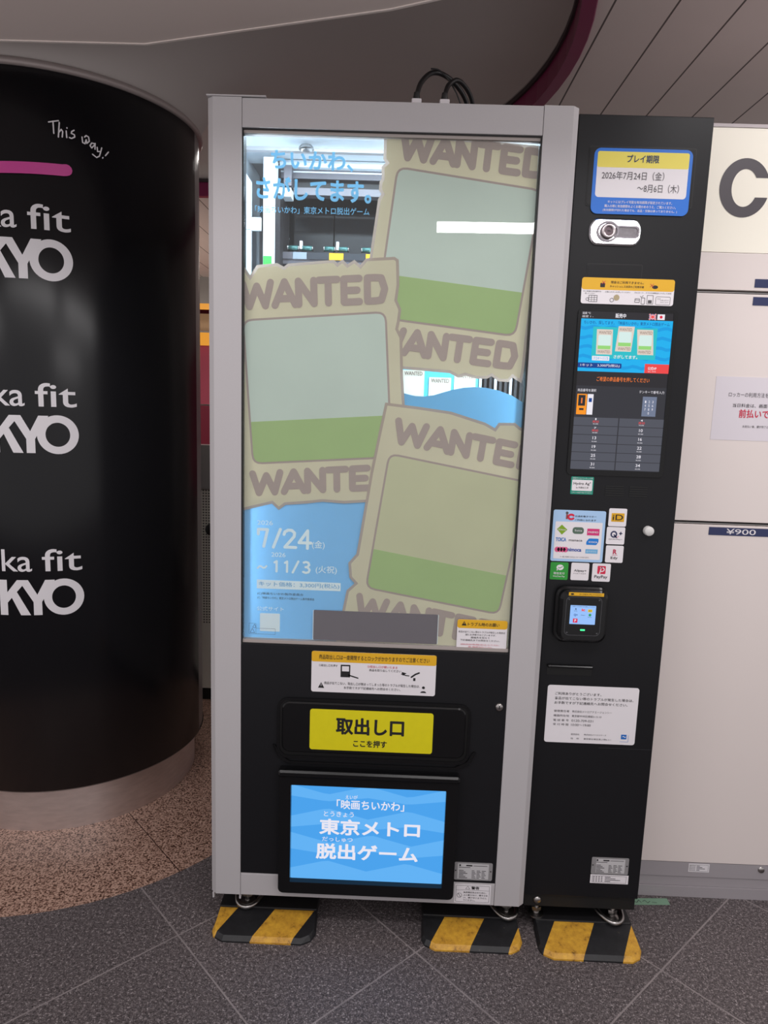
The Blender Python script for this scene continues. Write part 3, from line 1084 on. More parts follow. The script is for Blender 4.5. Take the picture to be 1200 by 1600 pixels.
MB().lathe([(0.0, 0.008), (0.013, 0.008), (0.016, 0.004), (0.017, 0.0)], (0.165, 0.150, 1.776), STEEL, 24).build('ceiling_cap', vm, 'round metal cap')
TEAL = mat('teal_roller', (66, 112, 108), 0.3, 0.2, 0.05, 50)
for x0, x1 in ((0.1115, 0.1345), (0.1433, 0.168), (0.1977, 0.2210), (0.2310, 0.2528), (0.2869, 0.3090), (0.318, 0.341)):
    r = MB().lathe([(0.0, 0.0), (0.0058, 0.0), (0.0058, x1 - x0), (0.0, x1 - x0)], (x0, 0.256, 1.592), TEAL, 16, axis='x')
    ob = r.build('shelf_roller', vm, 'teal roller')
    for xe in (x0 - 0.0022, x1 + 0.0002):
        MB().lathe([(0.0, 0), (0.0063, 0), (0.0063, 0.002), (0, 0.002)], (xe, 0.256, 1.592), STEEL, 16, axis='x').build('end_cap', ob)
for x in (0.139, 0.2255, 0.3125):
    MB().box(x, x + 0.006, 0.250, 0.262, 1.590, 1.608, WHITE_P).build('divider_clip', vm, 'white clip')
MB().box(0.0965, 0.60, 0.25, 0.45, 1.555, 1.566, GREYB).box(0.10, 0.6, 0.262, 0.45, 1.566, 1.583, DARK).build('goods_shelf', vm, 'dark shelf with grey front edge')
tg = [(0.0968, 0.1225, GREYB), (0.1235, 0.1565, mat('pale_tag', (150, 160, 170), 0.5)), (0.158, 0.209, mat('dark_tag', (52, 54, 60), 0.5)), (0.2095, 0.2432, mat('yellow_tag', (236, 180, 34), 0.5)), (0.244, 0.295, mat('dark_tag', (52, 54, 60), 0.5)), (0.296, 0.325, mat('yellow_tag', (236, 180, 34), 0.5))]
for a, b, m_ in tg:
    MB().box(a, b, 0.2470, 0.2500, 1.5660, 1.5815, m_).build('shelf_tag', vm)

# lower door -----------------------------------------------------------------------
MB().box(0.0577, 0.6484, 0.0020, 0.03, 0.1440, 0.7028, BLACK).build('lower_door', vm, 'black metal lower door', bev=0.001)
MB().box(0.0577, 0.6484, 0.0014, 0.004, 0.1440, 0.1462, SILVER).build('rail_edge', vm)
GROOVE = mat('groove_black', (8, 8, 9), 0.35)
pk = MB().frame(rr(0.1390, 0.5720, 0.4380, 0.5820, 0.026, 6), rr(0.1450, 0.5660, 0.4450, 0.5760, 0.021, 6), -0.0020, 0.002, BLACK_S)
pk.frame(rr(0.1450, 0.5660, 0.4450, 0.5760, 0.021, 6), rr(0.1520, 0.5600, 0.4560, 0.5730, 0.018, 6), 0.0008, 0.002, GROOVE)
pd = pk.prism(rr(0.1505, 0.5605, 0.4540, 0.5735, 0.018, 6), -0.0050, 0.001, BLACK_S, 0.003).build('pickup_door', vm, 'glossy black push door')
YLAB = mat('yellow_plate', (224, 212, 14), 0.4, 0, 0.05, 60)
sticker(pd, 'pickup_label', (0.2135, 0.4882, 0.4638, 0.5598), -0.0050, YLAB, 0.006, texts=()).name = 'pickup_label'
t = MB()
t.text('取出し口', 0.272, 0.424, 0.502, 0.5425, -0.0060, INK, 0.034)
t.text('ここを押す', 0.3115, 0.3865, 0.4735, 0.4905, -0.0060, INK, 0.026)
t.build('pickup_lettering', pd)
lp = MB()
lp.prism(round_poly([(0.128, 0.470), (0.142, 0.440), (0.165, 0.425), (0.545, 0.425), (0.575, 0.440), (0.588, 0.470), (0.580, 0.470), (0.568, 0.446), (0.540, 0.431), (0.168, 0.431), (0.148, 0.446), (0.135, 0.470)], 0.004), -0.0025, 0.002, BLACK_S)
lp.build('door_moulding', vm)

# framed advertising screen in the lower door
sf = MB().frame(rr(0.1476, 0.5515, 0.1128, 0.4119, 0.012, 5), rr(0.1745, 0.5240, 0.1410, 0.3815, 0.002, 5), -0.0160, 0.002, BLACK_S)
sf.prism(rr(0.1460, 0.5530, 0.4020, 0.4180, 0.006), -0.0230, 0.002, BLACK_S, 0.004)
fr_ = sf.build('screen_frame', vm, 'raised black frame')
SCR = glow('screen_blue', (74, 162, 236), 1.0)
SCR2 = glow('screen_light_blue', (98, 178, 244), 1.0)
SCRW = glow('screen_white', (232, 230, 242), 1.0)
sx0, sx1, sz0, sz1 = 0.1745, 0.5240, 0.1405, 0.3820
SU = lambda u: sx0 + u * (sx1 - sx0)
SV = lambda v: sz1 - v * (sz1 - sz0)
ys = -0.0010
sc = MB().prism(rr(sx0, sx1, sz0, sz1), ys, 0.0018, SCR)
for v0, ph, th in ((0.02, 0.55, 0.12), (0.26, 0.05, 0.16), (0.52, 0.50, 0.17), (0.80, 0.05, 0.22)):
    top, bot = [], []
    for k in range(25):
        u = k / 24
        zz = abs(((u * 1.9 + ph) % 1.0) * 2 - 1)
        top.append((SU(u), SV(min(1, v0 + 0.10 * zz))))
        bot.append((SU(u), SV(min(1, v0 + th + 0.05 * zz))))
    sc.flat(top + bot[::-1], ys - 0.0002, SCR2)
sco = sc.build('screen', vm, 'lit blue advertising screen')
t = MB()
for s, u0, u1, v0, v1, bo in (('「映画ちいかわ」', 0.295, 0.735, 0.165, 0.262, 0.018), ('えいが', 0.352, 0.43, 0.116, 0.156, 0.01),
                              ('東京メトロ', 0.185, 0.845, 0.365, 0.53, 0.030), ('とうきょう', 0.213, 0.408, 0.288, 0.343, 0.012),
                              ('だっしゅつ', 0.205, 0.405, 0.553, 0.600, 0.012), ('脱出ゲーム', 0.165, 0.838, 0.620, 0.785, 0.030)):
    t.text(s, SU(u0), SU(u1), SV(v1), SV(v0), ys - 0.0005, SCRW, bo)
t.build('screen_lettering', sco)

# labels, lock and plates on the machine


def dr_notice(t, U, V, y, W, H):
    k = INK
    t.flat(rr(U(.235), U(.312), V(.615), V(.31), 0.001), y, k)
    t.flat(rr(U(.246), U(.302), V(.47), V(.345)), y - 0.0001, WHITE_P)
    t.stroke([(U(.30), V(.56)), (U(.345), V(.60)), (U(.375), V(.625))], 0.0028, y, k)
    t.stroke([(U(.725), V(.48)), (U(.76), V(.515)), (U(.785), V(.52))], 0.0022, y, k)
    t.flat([(U(.725), V(.43)), (U(.765), V(.46)), (U(.735), V(.52))], y, k)
    t.stroke([(U(.805), V(.55)), (U(.835), V(.48)), (U(.865), V(.44))], 0.0036, y, k)
    t.flat(rr(U(.82), U(.838), V(.64), V(.57)), y, k)
    t.flat([(U(.055), V(.90)), (U(.105), V(.90)), (U(.08), V(.76))], y, k)
    t.stroke([(U(.08), V(.80)), (U(.08), V(.85))], 0.0010, y - 0.0001, WHITE_P)
    t.flat(ell(U(.905), V(.80), 0.0032), y, k)
    t.flat(ell(U(.905), V(.93), 0.0065, 0.0042, 20, 0, 180), y, k)


sticker(vm, 'notice_sticker', (0.2141, 0.4894, 0.5975, 0.6918), 0.002, WHITE_P, 0.005,
        [(0.0, 1.0, 0.0, 0.255, YEL, 0.004)],
        [('商品取出し口は一度開閉するとロックがかかりますのでご注意ください', .06, .945, .075, .19, INK, .004),
         ('①取出し口を押す', .06, .21, .31, .37, INK), ('②取出し口が開いたまま', .45, .69, .30, .36, RED_INK), ('商品を取り出してください', .465, .72, .385, .445, INK),
         ('商品が出てこない、取出し口が閉まってしまった等のトラブルが発生した場合は、', .105, .875, .735, .805, INK), ('お手数ですが下記連絡先へお問合せください。', .265, .72, .84, .905, INK)], dr_notice, 'white notice with amber heading')


def dr_trouble(t, U, V, y, W, H):
    t.flat([(U(.085), V(.21)), (U(.185), V(.21)), (U(.135), V(.06))], y, INK)
    t.stroke([(U(.135), V(.11)), (U(.135), V(.155))], 0.0011, y - 0.0001, YEL)


sticker(vm, 'trouble_sticker', (0.5318, 0.6415, 0.7085, 0.7745), 0.0095, WHITE_P, 0.005,
        [(0.0, 1.0, 0.0, 0.30, YEL, 0.005)],
        [('トラブル時のお願い', .21, .84, .09, .22, INK, .012), ('商品が出てこない等のトラブルが発生した場合は', .03, .96, .385, .455, INK), ('誠にお手数ではございますが、', .17, .78, .485, .55, INK),
         ('連絡先を控えて', .28, .66, .58, .645, INK), ('下記連絡先までお問合せください。', .07, .86, .675, .74, INK),
         ('※係員を呼び出す際は現金の投入はしないでください。', .08, .86, .83, .88, RED_INK), ('現金・商品は取り出さないでください。', .24, .72, .91, .955, RED_INK)], dr_trouble, 'amber and white help sticker')
PLATE = mat('metal_plate', (168, 166, 168), 0.35, 0.4, 0.04, 80)


def dr_plate(t, U, V, y, W, H):
    t.flat(rr(U(.13), U(.17), V(.22), V(.12)), y, INK)
    t.flat(rr(U(.31), U(.47), V(.21), V(.14)), y, INK)
    for u0, u1, v in ((.50, .86, .165), (.12, .42, .27)):
        t.flat(rr(U(u0), U(u1), V(v + .03), V(v)), y, GREY_INK)
    for i in range(6):
        v = .44 + .082 * i
        t.flat(rr(U(.13), U(.25 + .05 * (i % 3)), V(v + .04), V(v)), y, GREY_INK)
        for k in range(3):
            t.flat(rr(U(.46 + .13 * k), U(.53 + .13 * k + .02 * ((i + k) % 3)), V(v + .035), V(v)), y, GREY_INK)
    for u in (.04, .955):
        t.flat(ell(U(u), V(.47), 0.0016), y, INK)


sticker(vm, 'rating_plate', (0.5525, 0.6409, 0.1525, 0.1972), 0.002, PLATE, 0.004, [(.09, .90, .07, .93, mat('plate_field', (196, 194, 196), 0.4))], (), dr_plate, 'small metal rating plate', sub='plate_print')


def dr_warn(t, U, V, y, W, H):
    for P in (rr(U(.04), U(.96), V(.93), V(.06), 0.002),):
        for i in range(len(P)):
            t.stroke([P[i], P[(i + 1) % len(P)]], 0.0006, y, INK, cap=False)
    for a, b in (((.30, .24), (.42, .24)), ((.42, .24), (.36, .09)), ((.36, .09), (.30, .24))):
        t.stroke([(U(a[0]), V(a[1])), (U(b[0]), V(b[1]))], 0.0007, y, INK, cap=False)
    t.stroke([(U(.04), V(.30)), (U(.96), V(.30))], 0.0005, y, INK, cap=False)
    A = ell(U(.14), V(.58), 0.0055, n=20)
    for i in range(20):
        t.stroke([A[i], A[(i + 1) % 20]], 0.0008, y, INK, cap=False)
    t.stroke([(U(.10), V(.48)), (U(.18), V(.68))], 0.0008, y, INK, cap=False)


sticker(vm, 'warning_sticker', (0.5559, 0.6398, 0.0943, 0.1420), 0.0008, WHITE_P, 0.001, [],
        [('警告', .46, .68, .09, .25, INK, .02), ('転倒事故防止のために、', .25, .88, .37, .46, INK, .006), ('上に乗らない、揺すらな', .25, .92, .51, .60, INK, .006), ('い、傾けないようにし', .25, .90, .65, .74, INK, .006), ('てください。', .25, .57, .79, .88, INK, .006)], dr_warn, 'white warning sticker')
lk = MB().lathe([(0.0, 0.005), (0.0068, 0.005), (0.0085, 0.003), (0.009, 0.0)], (0.6329, 0.002, 0.5786), STEEL, 24, axis='y')
lk.box(0.6318, 0.6340, -0.0035, -0.0028, 0.5745, 0.5830, INK)
lk.build('door_lock', vm, 'small round lock')
for x in (0.062, 0.690):
    f = MB().lathe([(0.0, 0.0), (0.019, 0.0), (0.019, 0.004), (0.009, 0.007), (0.0075, 0.007), (0.0075, 0.065)], (x, 0.062, 0.0265), STEEL, 24, smooth=False)
    f.lathe([(0.0, 0.018), (0.013, 0.018), (0.013, 0.028), (0.0, 0.028)], (x, 0.062, 0.0265), STEEL, 6, smooth=False)
    f.build('levelling_foot', vm, 'steel levelling foot')
for x in (0.062, 0.690):
    f = MB().lathe([(0.0, 0.0), (0.019, 0.0), (0.019, 0.004), (0.0075, 0.007), (0.0075, 0.065)], (x, 0.60, 0.0265), STEEL, 24, smooth=False)
    f.build('levelling_foot', vm, 'steel levelling foot')

# a boxed game kit standing inside the machine, seen through the gap between the posters
kit = thing('game_kit_box', 'small blue and white product box seen through the gap above the printed wave', 'box', (0.475, 0.24, 1.205))
TEALB = mat('box_teal', (90, 196, 216), 0.45, 0, 0.12, 50)
MB().box(0.380, 0.570, 0.200, 0.26, 1.205, 1.325, TEALB).build('carton', kit)
CARD = mat('card_paper', (226, 218, 200), 0.5)
CARDF = mat('card_field', (238, 244, 236), 0.5)
BROWN = mat('brown_ink', (120, 98, 84), 0.5)
for i, (x, z, w) in enumerate(((0.392, 1.243, 0.052), (0.455, 1.228, 0.052), (0.514, 1.240, 0.050))):
    c = MB().prism(rr(x, x + w, z, z + 0.072, 0.001), 0.1988, 0.2, CARD).flat(rr(x + 0.005, x + w - 0.005, z + 0.014, z + 0.058, 0.003), 0.1985, CARDF)
    c.text('WANTED', x + 0.005, x + w - 0.005, z + 0.060, z + 0.069, 0.1984, BROWN, 0.01).text('WANTED', x + 0.005, x + w - 0.005, z + 0.003, z + 0.012, 0.1984, BROWN, 0.01)
    c.build('printed_card', kit)
gs = MB().box(0.12, 0.68, 0.18, 0.45, 1.19, 1.205, GREYB)
for i in range(9):
    gs.box(0.575 + i * 0.012, 0.581 + i * 0.012, 0.22, 0.4, 1.205, 1.33, DARK if i % 3 else INNER_W)
gs.build('goods_shelf', vm, 'grey shelf with dark dividers')

# cables on top ------------------------------------------------------------------
RUB = mat('cable_rubber', (20, 19, 21), 0.42)


def arc(p0, pts):
    P = [Vector(p0)] + [Vector(p) for p in pts]
    out = []
    for i in range(len(P) - 1):
        a = P[max(i - 1, 0)]
        b, c = P[i], P[i + 1]
        d = P[min(i + 2, len(P) - 1)]
        for k in range(8):
            s = k / 8
            out.append(tuple(0.5 * ((2 * b) + (c - a) * s + (2 * a - 5 * b + 4 * c - d) * s * s + (3 * b - a - 3 * c + d) * s ** 3)))
    out.append(tuple(P[-1]))
    return out


for (bx, path, pl, r, lab) in (
        (0.400, [(0.401, 0.07, 1.862), (0.409, 0.085, 1.890), (0.428, 0.11, 1.918), (0.452, 0.13, 1.926), (0.482, 0.15, 1.916), (0.507, 0.17, 1.893), (0.517, 0.19, 1.862), (0.521, 0.21, 1.8215)], True, 0.0052, 'larger black cable loop on top of the silver machine'),
        (0.457, [(0.458, 0.07, 1.862), (0.465, 0.085, 1.886), (0.482, 0.10, 1.902), (0.500, 0.12, 1.900), (0.516, 0.14, 1.886), (0.526, 0.16, 1.860), (0.530, 0.18, 1.8215)], True, 0.0048, 'smaller black cable loop beside the larger one on the machine top')):
    ca = thing('power_cable', lab, 'cable', (bx, 0.07, 1.815))
    pth = arc((bx, 0.07, 1.845), path)
    MB().tube(pth, r, RUB).build('cord', ca)
    MB().box(bx - 0.010, bx + 0.010, 0.055, 0.085, 1.8152, 1.848, WHITE_P).build('cable_gland', ca, 'white gland', bev=0.002)
    MB().lathe([(0.0065, 0.0), (0.0072, 0.004), (0.0058, 0.016)], (bx, 0.07, 1.848), RUB, 16).build('strain_relief', ca)
w_ = MB().tube(arc((0.428, 0.105, 1.925), [(0.446, 0.11, 1.924), (0.468, 0.115, 1.906), (0.490, 0.12, 1.872), (0.508, 0.13, 1.8185)]), 0.0016, RUB, 8)
tag(w_.build('thin_wire'), 'thin black wire slanting down from the larger cable loop', 'wire')

# ---------------------------------------------------------------- payment cabinet
YP = 0.03
pc = thing('payment_cabinet', 'narrow black payment cabinet with touch screen and card stickers beside the silver machine', 'payment terminal', (0.857, 0.33, 0.07))
MB().box(0.7235, 0.9910, YP, 0.68, 0.1005, 1.8170, BLACK).build('cabinet', pc, bev=0.0015)
MB().box(0.7260, 0.9870, YP + 0.006, 0.66, 0.0680, 0.1003, BLACK_M).build('plinth', pc)
MB().lathe([(0.0, 0.006), (0.006, 0.006), (0.009, 0.003), (0.0095, 0.0)], (0.7565, YP + 0.006, 0.0850), STEEL, 20, axis='y').build('plinth_bolt', pc, 'bright bolt head')
for x, y_, z_ in ((0.762, 0.062, 0.0265), (0.945, 0.062, 0.0265), (0.762, 0.60, 0.0265), (0.945, 0.60, 0.0265)):
    f = MB().lathe([(0.0, 0.0), (0.018, 0.0), (0.018, 0.004), (0.0075, 0.007), (0.0075, 0.045)], (x, y_, z_), STEEL, 24, smooth=False)
    f.lathe([(0.0, 0.014), (0.012, 0.014), (0.012, 0.023), (0.0, 0.023)], (x, y_, z_), STEEL, 6, smooth=False)
    f.build('levelling_foot', pc, 'steel levelling foot')
LINE = mat('panel_groove', (6, 6, 7), 0.4)


def outline(mb, P, w, y, m):
    return mb.stroke(list(P) + [P[0]], w, y, m)


MB().prism(rr(0.7490, 0.9620, 1.6445, 1.7575, 0.003), YP - 0.0012, YP, LINE).prism(rr(0.7505, 0.9605, 1.6460, 1.7560, 0.003), YP - 0.0022, YP, BLACK).build('cover_plate', pc)
MB().prism(rr(0.7615, 0.8745, 1.49, 1.5330, 0.003), YP - 0.0008, YP, LINE).prism(rr(0.7630, 0.8730, 1.49, 1.5315, 0.003), YP - 0.0016, YP, BLACK).build('coin_cover', pc)
BLU = mat('sticker_blue', (22, 112, 214), 0.4)
PYEL = mat('sticker_yellow', (238, 222, 96), 0.45)
sticker(pc, 'date_sticker', (0.7590, 0.9550, 1.6290, 1.7540), YP - 0.0022, BLU, 0.013,
        [(.035, .965, .05, .745, WHITE_P, 0.007), (.035, .965, .05, .29, PYEL, 0.004)],
        [('プレイ期限', .335, .66, .095, .215, mat('navy_ink', (24, 52, 96), 0.5), .02), ('2026年7月24日（金）', .09, .725, .345, .475, GREY_INK), ('～8月6日（木）', .46, .885, .53, .66, GREY_INK),
         ('キットにはプレイ可能な有効期限が設定されています。', .17, .83, .79, .835, WHITE_P, .006), ('購入の際に有効期限をよくお確かめのうえ、ご購入ください。', .14, .87, .855, .90, WHITE_P, .006),
         ('(有効期限が切れた場合でも、返品・交換は承っておりません。)', .125, .885, .92, .965, WHITE_P, .006)], None, 'blue, yellow and white date sticker')
# chrome lock plate
lh = MB().prism(round_poly([(0.7595, 1.5830), (0.7700, 1.5685), (0.8530, 1.5680), (0.8650, 1.5820), (0.8650, 1.6050), (0.8540, 1.6200), (0.7710, 1.6205), (0.7595, 1.6060)], 0.007), YP - 0.006, YP, CHROME, 0.003)
lho = lh.build('lock_plate', pc, 'chrome lock escutcheon', bev=0.0)
lg = MB().frame(ell(0.7965, 1.5945, 0.0225, 0.0200, 28), ell(0.7965, 1.5945, 0.0185, 0.0165, 28), YP - 0.0085, YP - 0.005, mat('chrome_dark_reflection', (96, 92, 96), 0.2, 1.0))  # dark reflections of the chrome put into the colour of these rings
lg.frame(rr(0.8080, 0.8600, 1.5830, 1.6060, 0.007, 5), rr(0.8100, 0.8560, 1.5860, 1.6030, 0.006, 5), YP - 0.0078, YP - 0.005, mat('chrome_dark_reflection', (96, 92, 96), 0.2, 1.0))
lg.flat(rr(0.8100, 0.8560, 1.5860, 1.6030, 0.006, 5), YP - 0.0063, mat('lock_recess', (120, 116, 120), 0.35, 0.8, 0.3, 160))
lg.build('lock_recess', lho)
lc = MB().lathe([(0.0, 0.006), (0.0085, 0.006), (0.0085, 0.010), (0.0135, 0.010), (0.0150, 0.007), (0.0155, 0.0)], (0.7965, YP - 0.005, 0.0 + 1.5945), mat('lock_ring', (206, 196, 198), 0.3, 1.0), 32, axis='y')
lc.flat(ell(0.7965, 1.5945, 0.0085), YP - 0.0118, mat('lock_core', (92, 80, 84), 0.3, 0.9)).box(0.7945, 0.8005, YP - 0.0125, YP - 0.0118, 1.5937, 1.5953, INK)
lc.build('lock_cylinder', lho, 'round key cylinder')


def dr_cash(t, U, V, y, W, H):
    t.flat(rr(U(.20), U(.25), V(.36), V(.20), 0.001), y, INK)
    t.flat(ell(U(.79), V(.30), 0.006, 0.0035), y, INK)
    for u, v in ((.235, .18), (.755, .24)):
        t.stroke([(U(u - .018), V(v - .06)), (U(u + .018), V(v + .06))], 0.0009, y - .0001, RED_INK)
        t.stroke([(U(u + .018), V(v - .06)), (U(u - .018), V(v + .06))], 0.0009, y - .0001, RED_INK)
    outline(t, rr(U(.085), U(.175), V(.92), V(.68)), 0.0008, y, INK)
    for v in (.76, .84):
        t.stroke([(U(.085), V(v)), (U(.175), V(v))], 0.0006, y, INK)
    for u in (.115, .145):
        t.stroke([(U(u), V(.68)), (U(u), V(.92))], 0.0006, y, INK)
    outline(t, ell(U(.07), V(.83), 0.0028, n=14), 0.0008, y, INK)
    t.flat(ell(U(.385), V(.74), 0.0060), y, mat('beige_ink', (176, 160, 126), 0.5))
    outline(t, ell(U(.335), V(.84), 0.0038, n=14), 0.0008, y - .0001, INK)
    outline(t, rr(U(.585), U(.635), V(.90), V(.76), 0.0005), 0.0008, y, INK)
    t.stroke([(U(.585), V(.81)), (U(.635), V(.81))], 0.0008, y, INK)
    outline(t, rr(U(.655), U(.69), V(.96), V(.72), 0.0008), 0.0009, y, INK)
    t.stroke([(U(.64), V(.66)), (U(.652), V(.70)), (U(.672), V(.63))], 0.0008, y, INK)
    outline(t, rr(U(.715), U(.78), V(.95), V(.62)), 0.0008, y, GREY_INK)
    t.flat(rr(U(.727), U(.767), V(.92), V(.80)), y, GREY_INK)
    outline(t, rr(U(.81), U(.965), V(.96), V(.66), 0.002), 0.0006, y, INK)


sticker(pc, 'cashless_sticker', (0.7530, 0.9425, 1.4530, 1.5050), YP - 0.0018, WHITE_P, 0.005, [(0, 1, 0, .46, YEL, 0.005)],
        [('現金はご利用できません。', .31, .665, .11, .21, INK, .004), ('キャッシュレス決済のご利用手順', .305, .67, .27, .36, INK, .004), ('①ご希望の商品番号を', .02, .215, .50, .55, INK), ('押してください', .04, .15, .585, .635, INK),
         ('②購入ボタンを押してください', .255, .53, .505, .555, INK), ('③ICカード、スマホを読取部にかざして決済', .575, .97, .50, .555, INK), ('タッチ', .825, .86, .71, .78, INK), ('お支払い完了まで', .86, .95, .77, .815, INK), ('おまちください', .86, .95, .85, .89, INK)], dr_cash, 'amber and white cashless payment sticker')

# touch screen
bz = MB().frame(rr(0.7500, 0.9550, 1.0985, 1.4440, 0.009, 5), rr(0.7570, 0.9465, 1.1100, 1.4385, 0.002, 5), YP - 0.003, YP, BLACK_S)
bzo = bz.build('screen_bezel', pc, 'glossy black bezel')
SD = glow('display_dark', (50, 50, 56), 1.0)
SD2 = glow('display_button', (80, 82, 92), 1.0)
SDT = glow('display_topbar', (40, 38, 42), 1.0)
SW = glow('display_white', (236, 232, 240), 1.0)
SCY = glow('display_cyan', (18, 176, 238), 1.0)
SCY2 = glow('display_cyan_wave', (8, 156, 226), 1.0)
STE = glow('display_teal', (40, 190, 200), 1.0)
SNV = glow('display_navy', (14, 64, 140), 1.0)
SRD = glow('display_red', (238, 70, 70), 1.0)
SOR = glow('display_orange', (246, 126, 52), 1.0)
SPA = glow('display_paper', (222, 208, 196), 1.0)
SMI = glow('display_mint', (214, 236, 232), 1.0)
SGN = glow('display_green', (150, 214, 120), 1.0)
SBR = glow('display_brown', (140, 112, 104), 1.0)
tx0, tx1, tz0, tz1 = 0.7570, 0.9465, 1.1100, 1.4385
TU = lambda u: tx0 + u * (tx1 - tx0)
TV = lambda v: tz1 - v * (tz1 - tz0)
yt = YP - 0.0012
RQ = lambda u0, u1, v0, v1, r=0.0: rr(TU(u0), TU(u1), TV(v1), TV(v0), r)
ts = MB().prism(rr(tx0, tx1, tz0, tz1), yt, YP - 0.0002, SD)
Y1, Y2, Y3 = yt - 0.00025, yt - 0.0005, yt - 0.00075
ts.flat(RQ(0, 1, 0, .047), Y1, SDT).flat(RQ(0, 1, .047, .372), Y1, SCY).flat(RQ(0, 1, .372, .462), Y1, SDT)
for k in range(5):
    top = [(TU(i / 20), TV(.09 + .06 * k + .007 * math.sin(i * 1.6 + k))) for i in range(21)]
    ts.flat(top + [(p[0], p[1] - 0.0065) for p in top[::-1]], Y2, SCY2)
ts.flat(RQ(.14, .84, .095, .29), Y2 - 0.0001, STE).flat(RQ(.0, .48, .318, .35, 0.002), Y2 - 0.0001, SNV)
ts.flat(RQ(.735, 1.0, .315, .372), Y2 - 0.0001, SRD).flat(RQ(.15, .34, .275, .303, 0.001), Y2 - 0.00018, SW)
for row in range(6):
    v0 = .662 + row * .0565
    ts.flat(RQ(.0, .495, v0, v0 + .0525), Y1, SD2).flat(RQ(.508, 1.0, v0, v0 + .0525), Y1, SD2)
tso = ts.build('touch_screen', pc, 'lit touch screen')
t = MB()
TX = lambda s, u0, u1, v0, v1, m_, b=0.0: t.text(s, TU(u0), TU(u1), TV(v1), TV(v0), Y3, m_, b)
TX('販売中', .37, .485, .010, .038, SW, .02)
TX('温度 ℃', .01, .10, .006, .020, SW)
TX('設定 1 -', .01, .13, .026, .040, SW)
t.flat(RQ(.735, .81, .008, .042), Y3, glow('flag_blue', (52, 60, 150), 1.0))
for a, b in (((.735, .008), (.81, .042)), ((.735, .042), (.81, .008)), ((.7725, .008), (.7725, .042)), ((.735, .025), (.81, .025))):
    t.stroke([(TU(a[0]), TV(a[1])), (TU(b[0]), TV(b[1]))], 0.0030, Y3 - 0.0001, SW, cap=False)
    t.stroke([(TU(a[0]), TV(a[1])), (TU(b[0]), TV(b[1]))], 0.0016, Y3 - 0.0002, SRD, cap=False)
t.flat(RQ(.825, .905, .008, .042), Y3, SW).flat(ell(TU(.865), TV(.025), 0.0030), Y3 - 0.0001, glow('flag_red', (220, 30, 60), 1.0))
TX('ちいかわ、探してます。「映画ちいかわ」東京メトロ脱出ゲーム', .035, .965, .058, .080, SNV, .006)
for (u, v, tilt) in ((.185, .110, -.004), (.405, .088, .010), (.63, .105, -.012)):
    P = [(TU(u + tilt), TV(v)), (TU(u + .175 + tilt), TV(v)), (TU(u + .175 - tilt), TV(v + .155)), (TU(u - tilt), TV(v + .155))]
    t.flat(P, Y3, SPA)
    t.flat(RQ(u + .018, u + .157, v + .034, v + .100, 0.003), Y3 - 0.0001, SMI).flat(RQ(u + .018, u + .157, v + .100, v + .122, 0.001), Y3 - 0.0001, SGN)
    t.text('WANTED', TU(u + .018), TU(u + .157), TV(v + .028), TV(v + .010), Y3 - 0.0002, SBR, .012)
    t.text('WANTED', TU(u + .018), TU(u + .157), TV(v + .147), TV(v + .129), Y3 - 0.0002, SBR, .012)
TX('さがしてます。', .385, .645, .265, .287, SW, .02)
TX('7/24～11/3', .165, .325, .281, .297, SCY2, .0)
TX('1キット　3,300円(税込)', .03, .46, .324, .344, SW, .012)
TX('公式HP', .77, .865, .332, .352, SW, .02)
TX('はこちら', .775, .86, .356, .366, SW)
TX('ご希望の商品番号を押してください', .22, .80, .403, .432, SOR, .012)
TX('商品番号を選択', .02, .225, .482, .500, SW)
TX('テンキーで番号入力', .70, .975, .482, .500, SW)
t.flat(RQ(.02, .13, .515, .645, 0.001), Y3, glow('display_amber', (250, 150, 30), 1.0)).flat(RQ(.035, .112, .522, .59), Y3 - .0001, SDT).flat(RQ(.135, .20, .515, .645), Y3, SW)
t.flat(RQ(.15, .185, .54, .565), Y3 - .0001, SNV).flat(RQ(.05, .10, .605, .618), Y3 - .0001, SDT)
t.text('1', TU(.066), TU(.080), TV(.575), TV(.54), Y3 - .0002, SOR, .02)
t.flat(RQ(.745, .90, .52, .645), Y3, glow('display_keypad', (112, 122, 146), 1.0))
for r in range(3):
    for c in range(3):
        t.text(str(r * 3 + c + 1), TU(.772 + c * .04), TU(.786 + c * .04), TV(.560 + r * .024), TV(.545 + r * .024), Y3 - .0001, SW)
t.text('0', TU(.812), TU(.826), TV(.632), TV(.617), Y3 - .0001, SW)
for row, (a, b) in enumerate((('1', '4'), ('7', '10'), ('13', '16'), ('19', '22'), ('25', '28'), ('31', '34'))):
    v0 = .662 + row * .0565
    for s, u in ((a, .245), (b, .755)):
        hot = s in ('1', '4', '7')
        w = sum(.007 if ch == '1' else .0125 for ch in s)
        TX(s, u - w, u + w, v0 + (.004 if hot else .008), v0 + (.016 if hot else .027), SW, .01)
        if hot:
            TX('売切', u - .035, u + .035, v0 + .019, v0 + .034, SRD, .01)
        TX('¥3,300', u - .028, u + .028, v0 + .037, v0 + .045, SW)
t.build('display_content', tso)

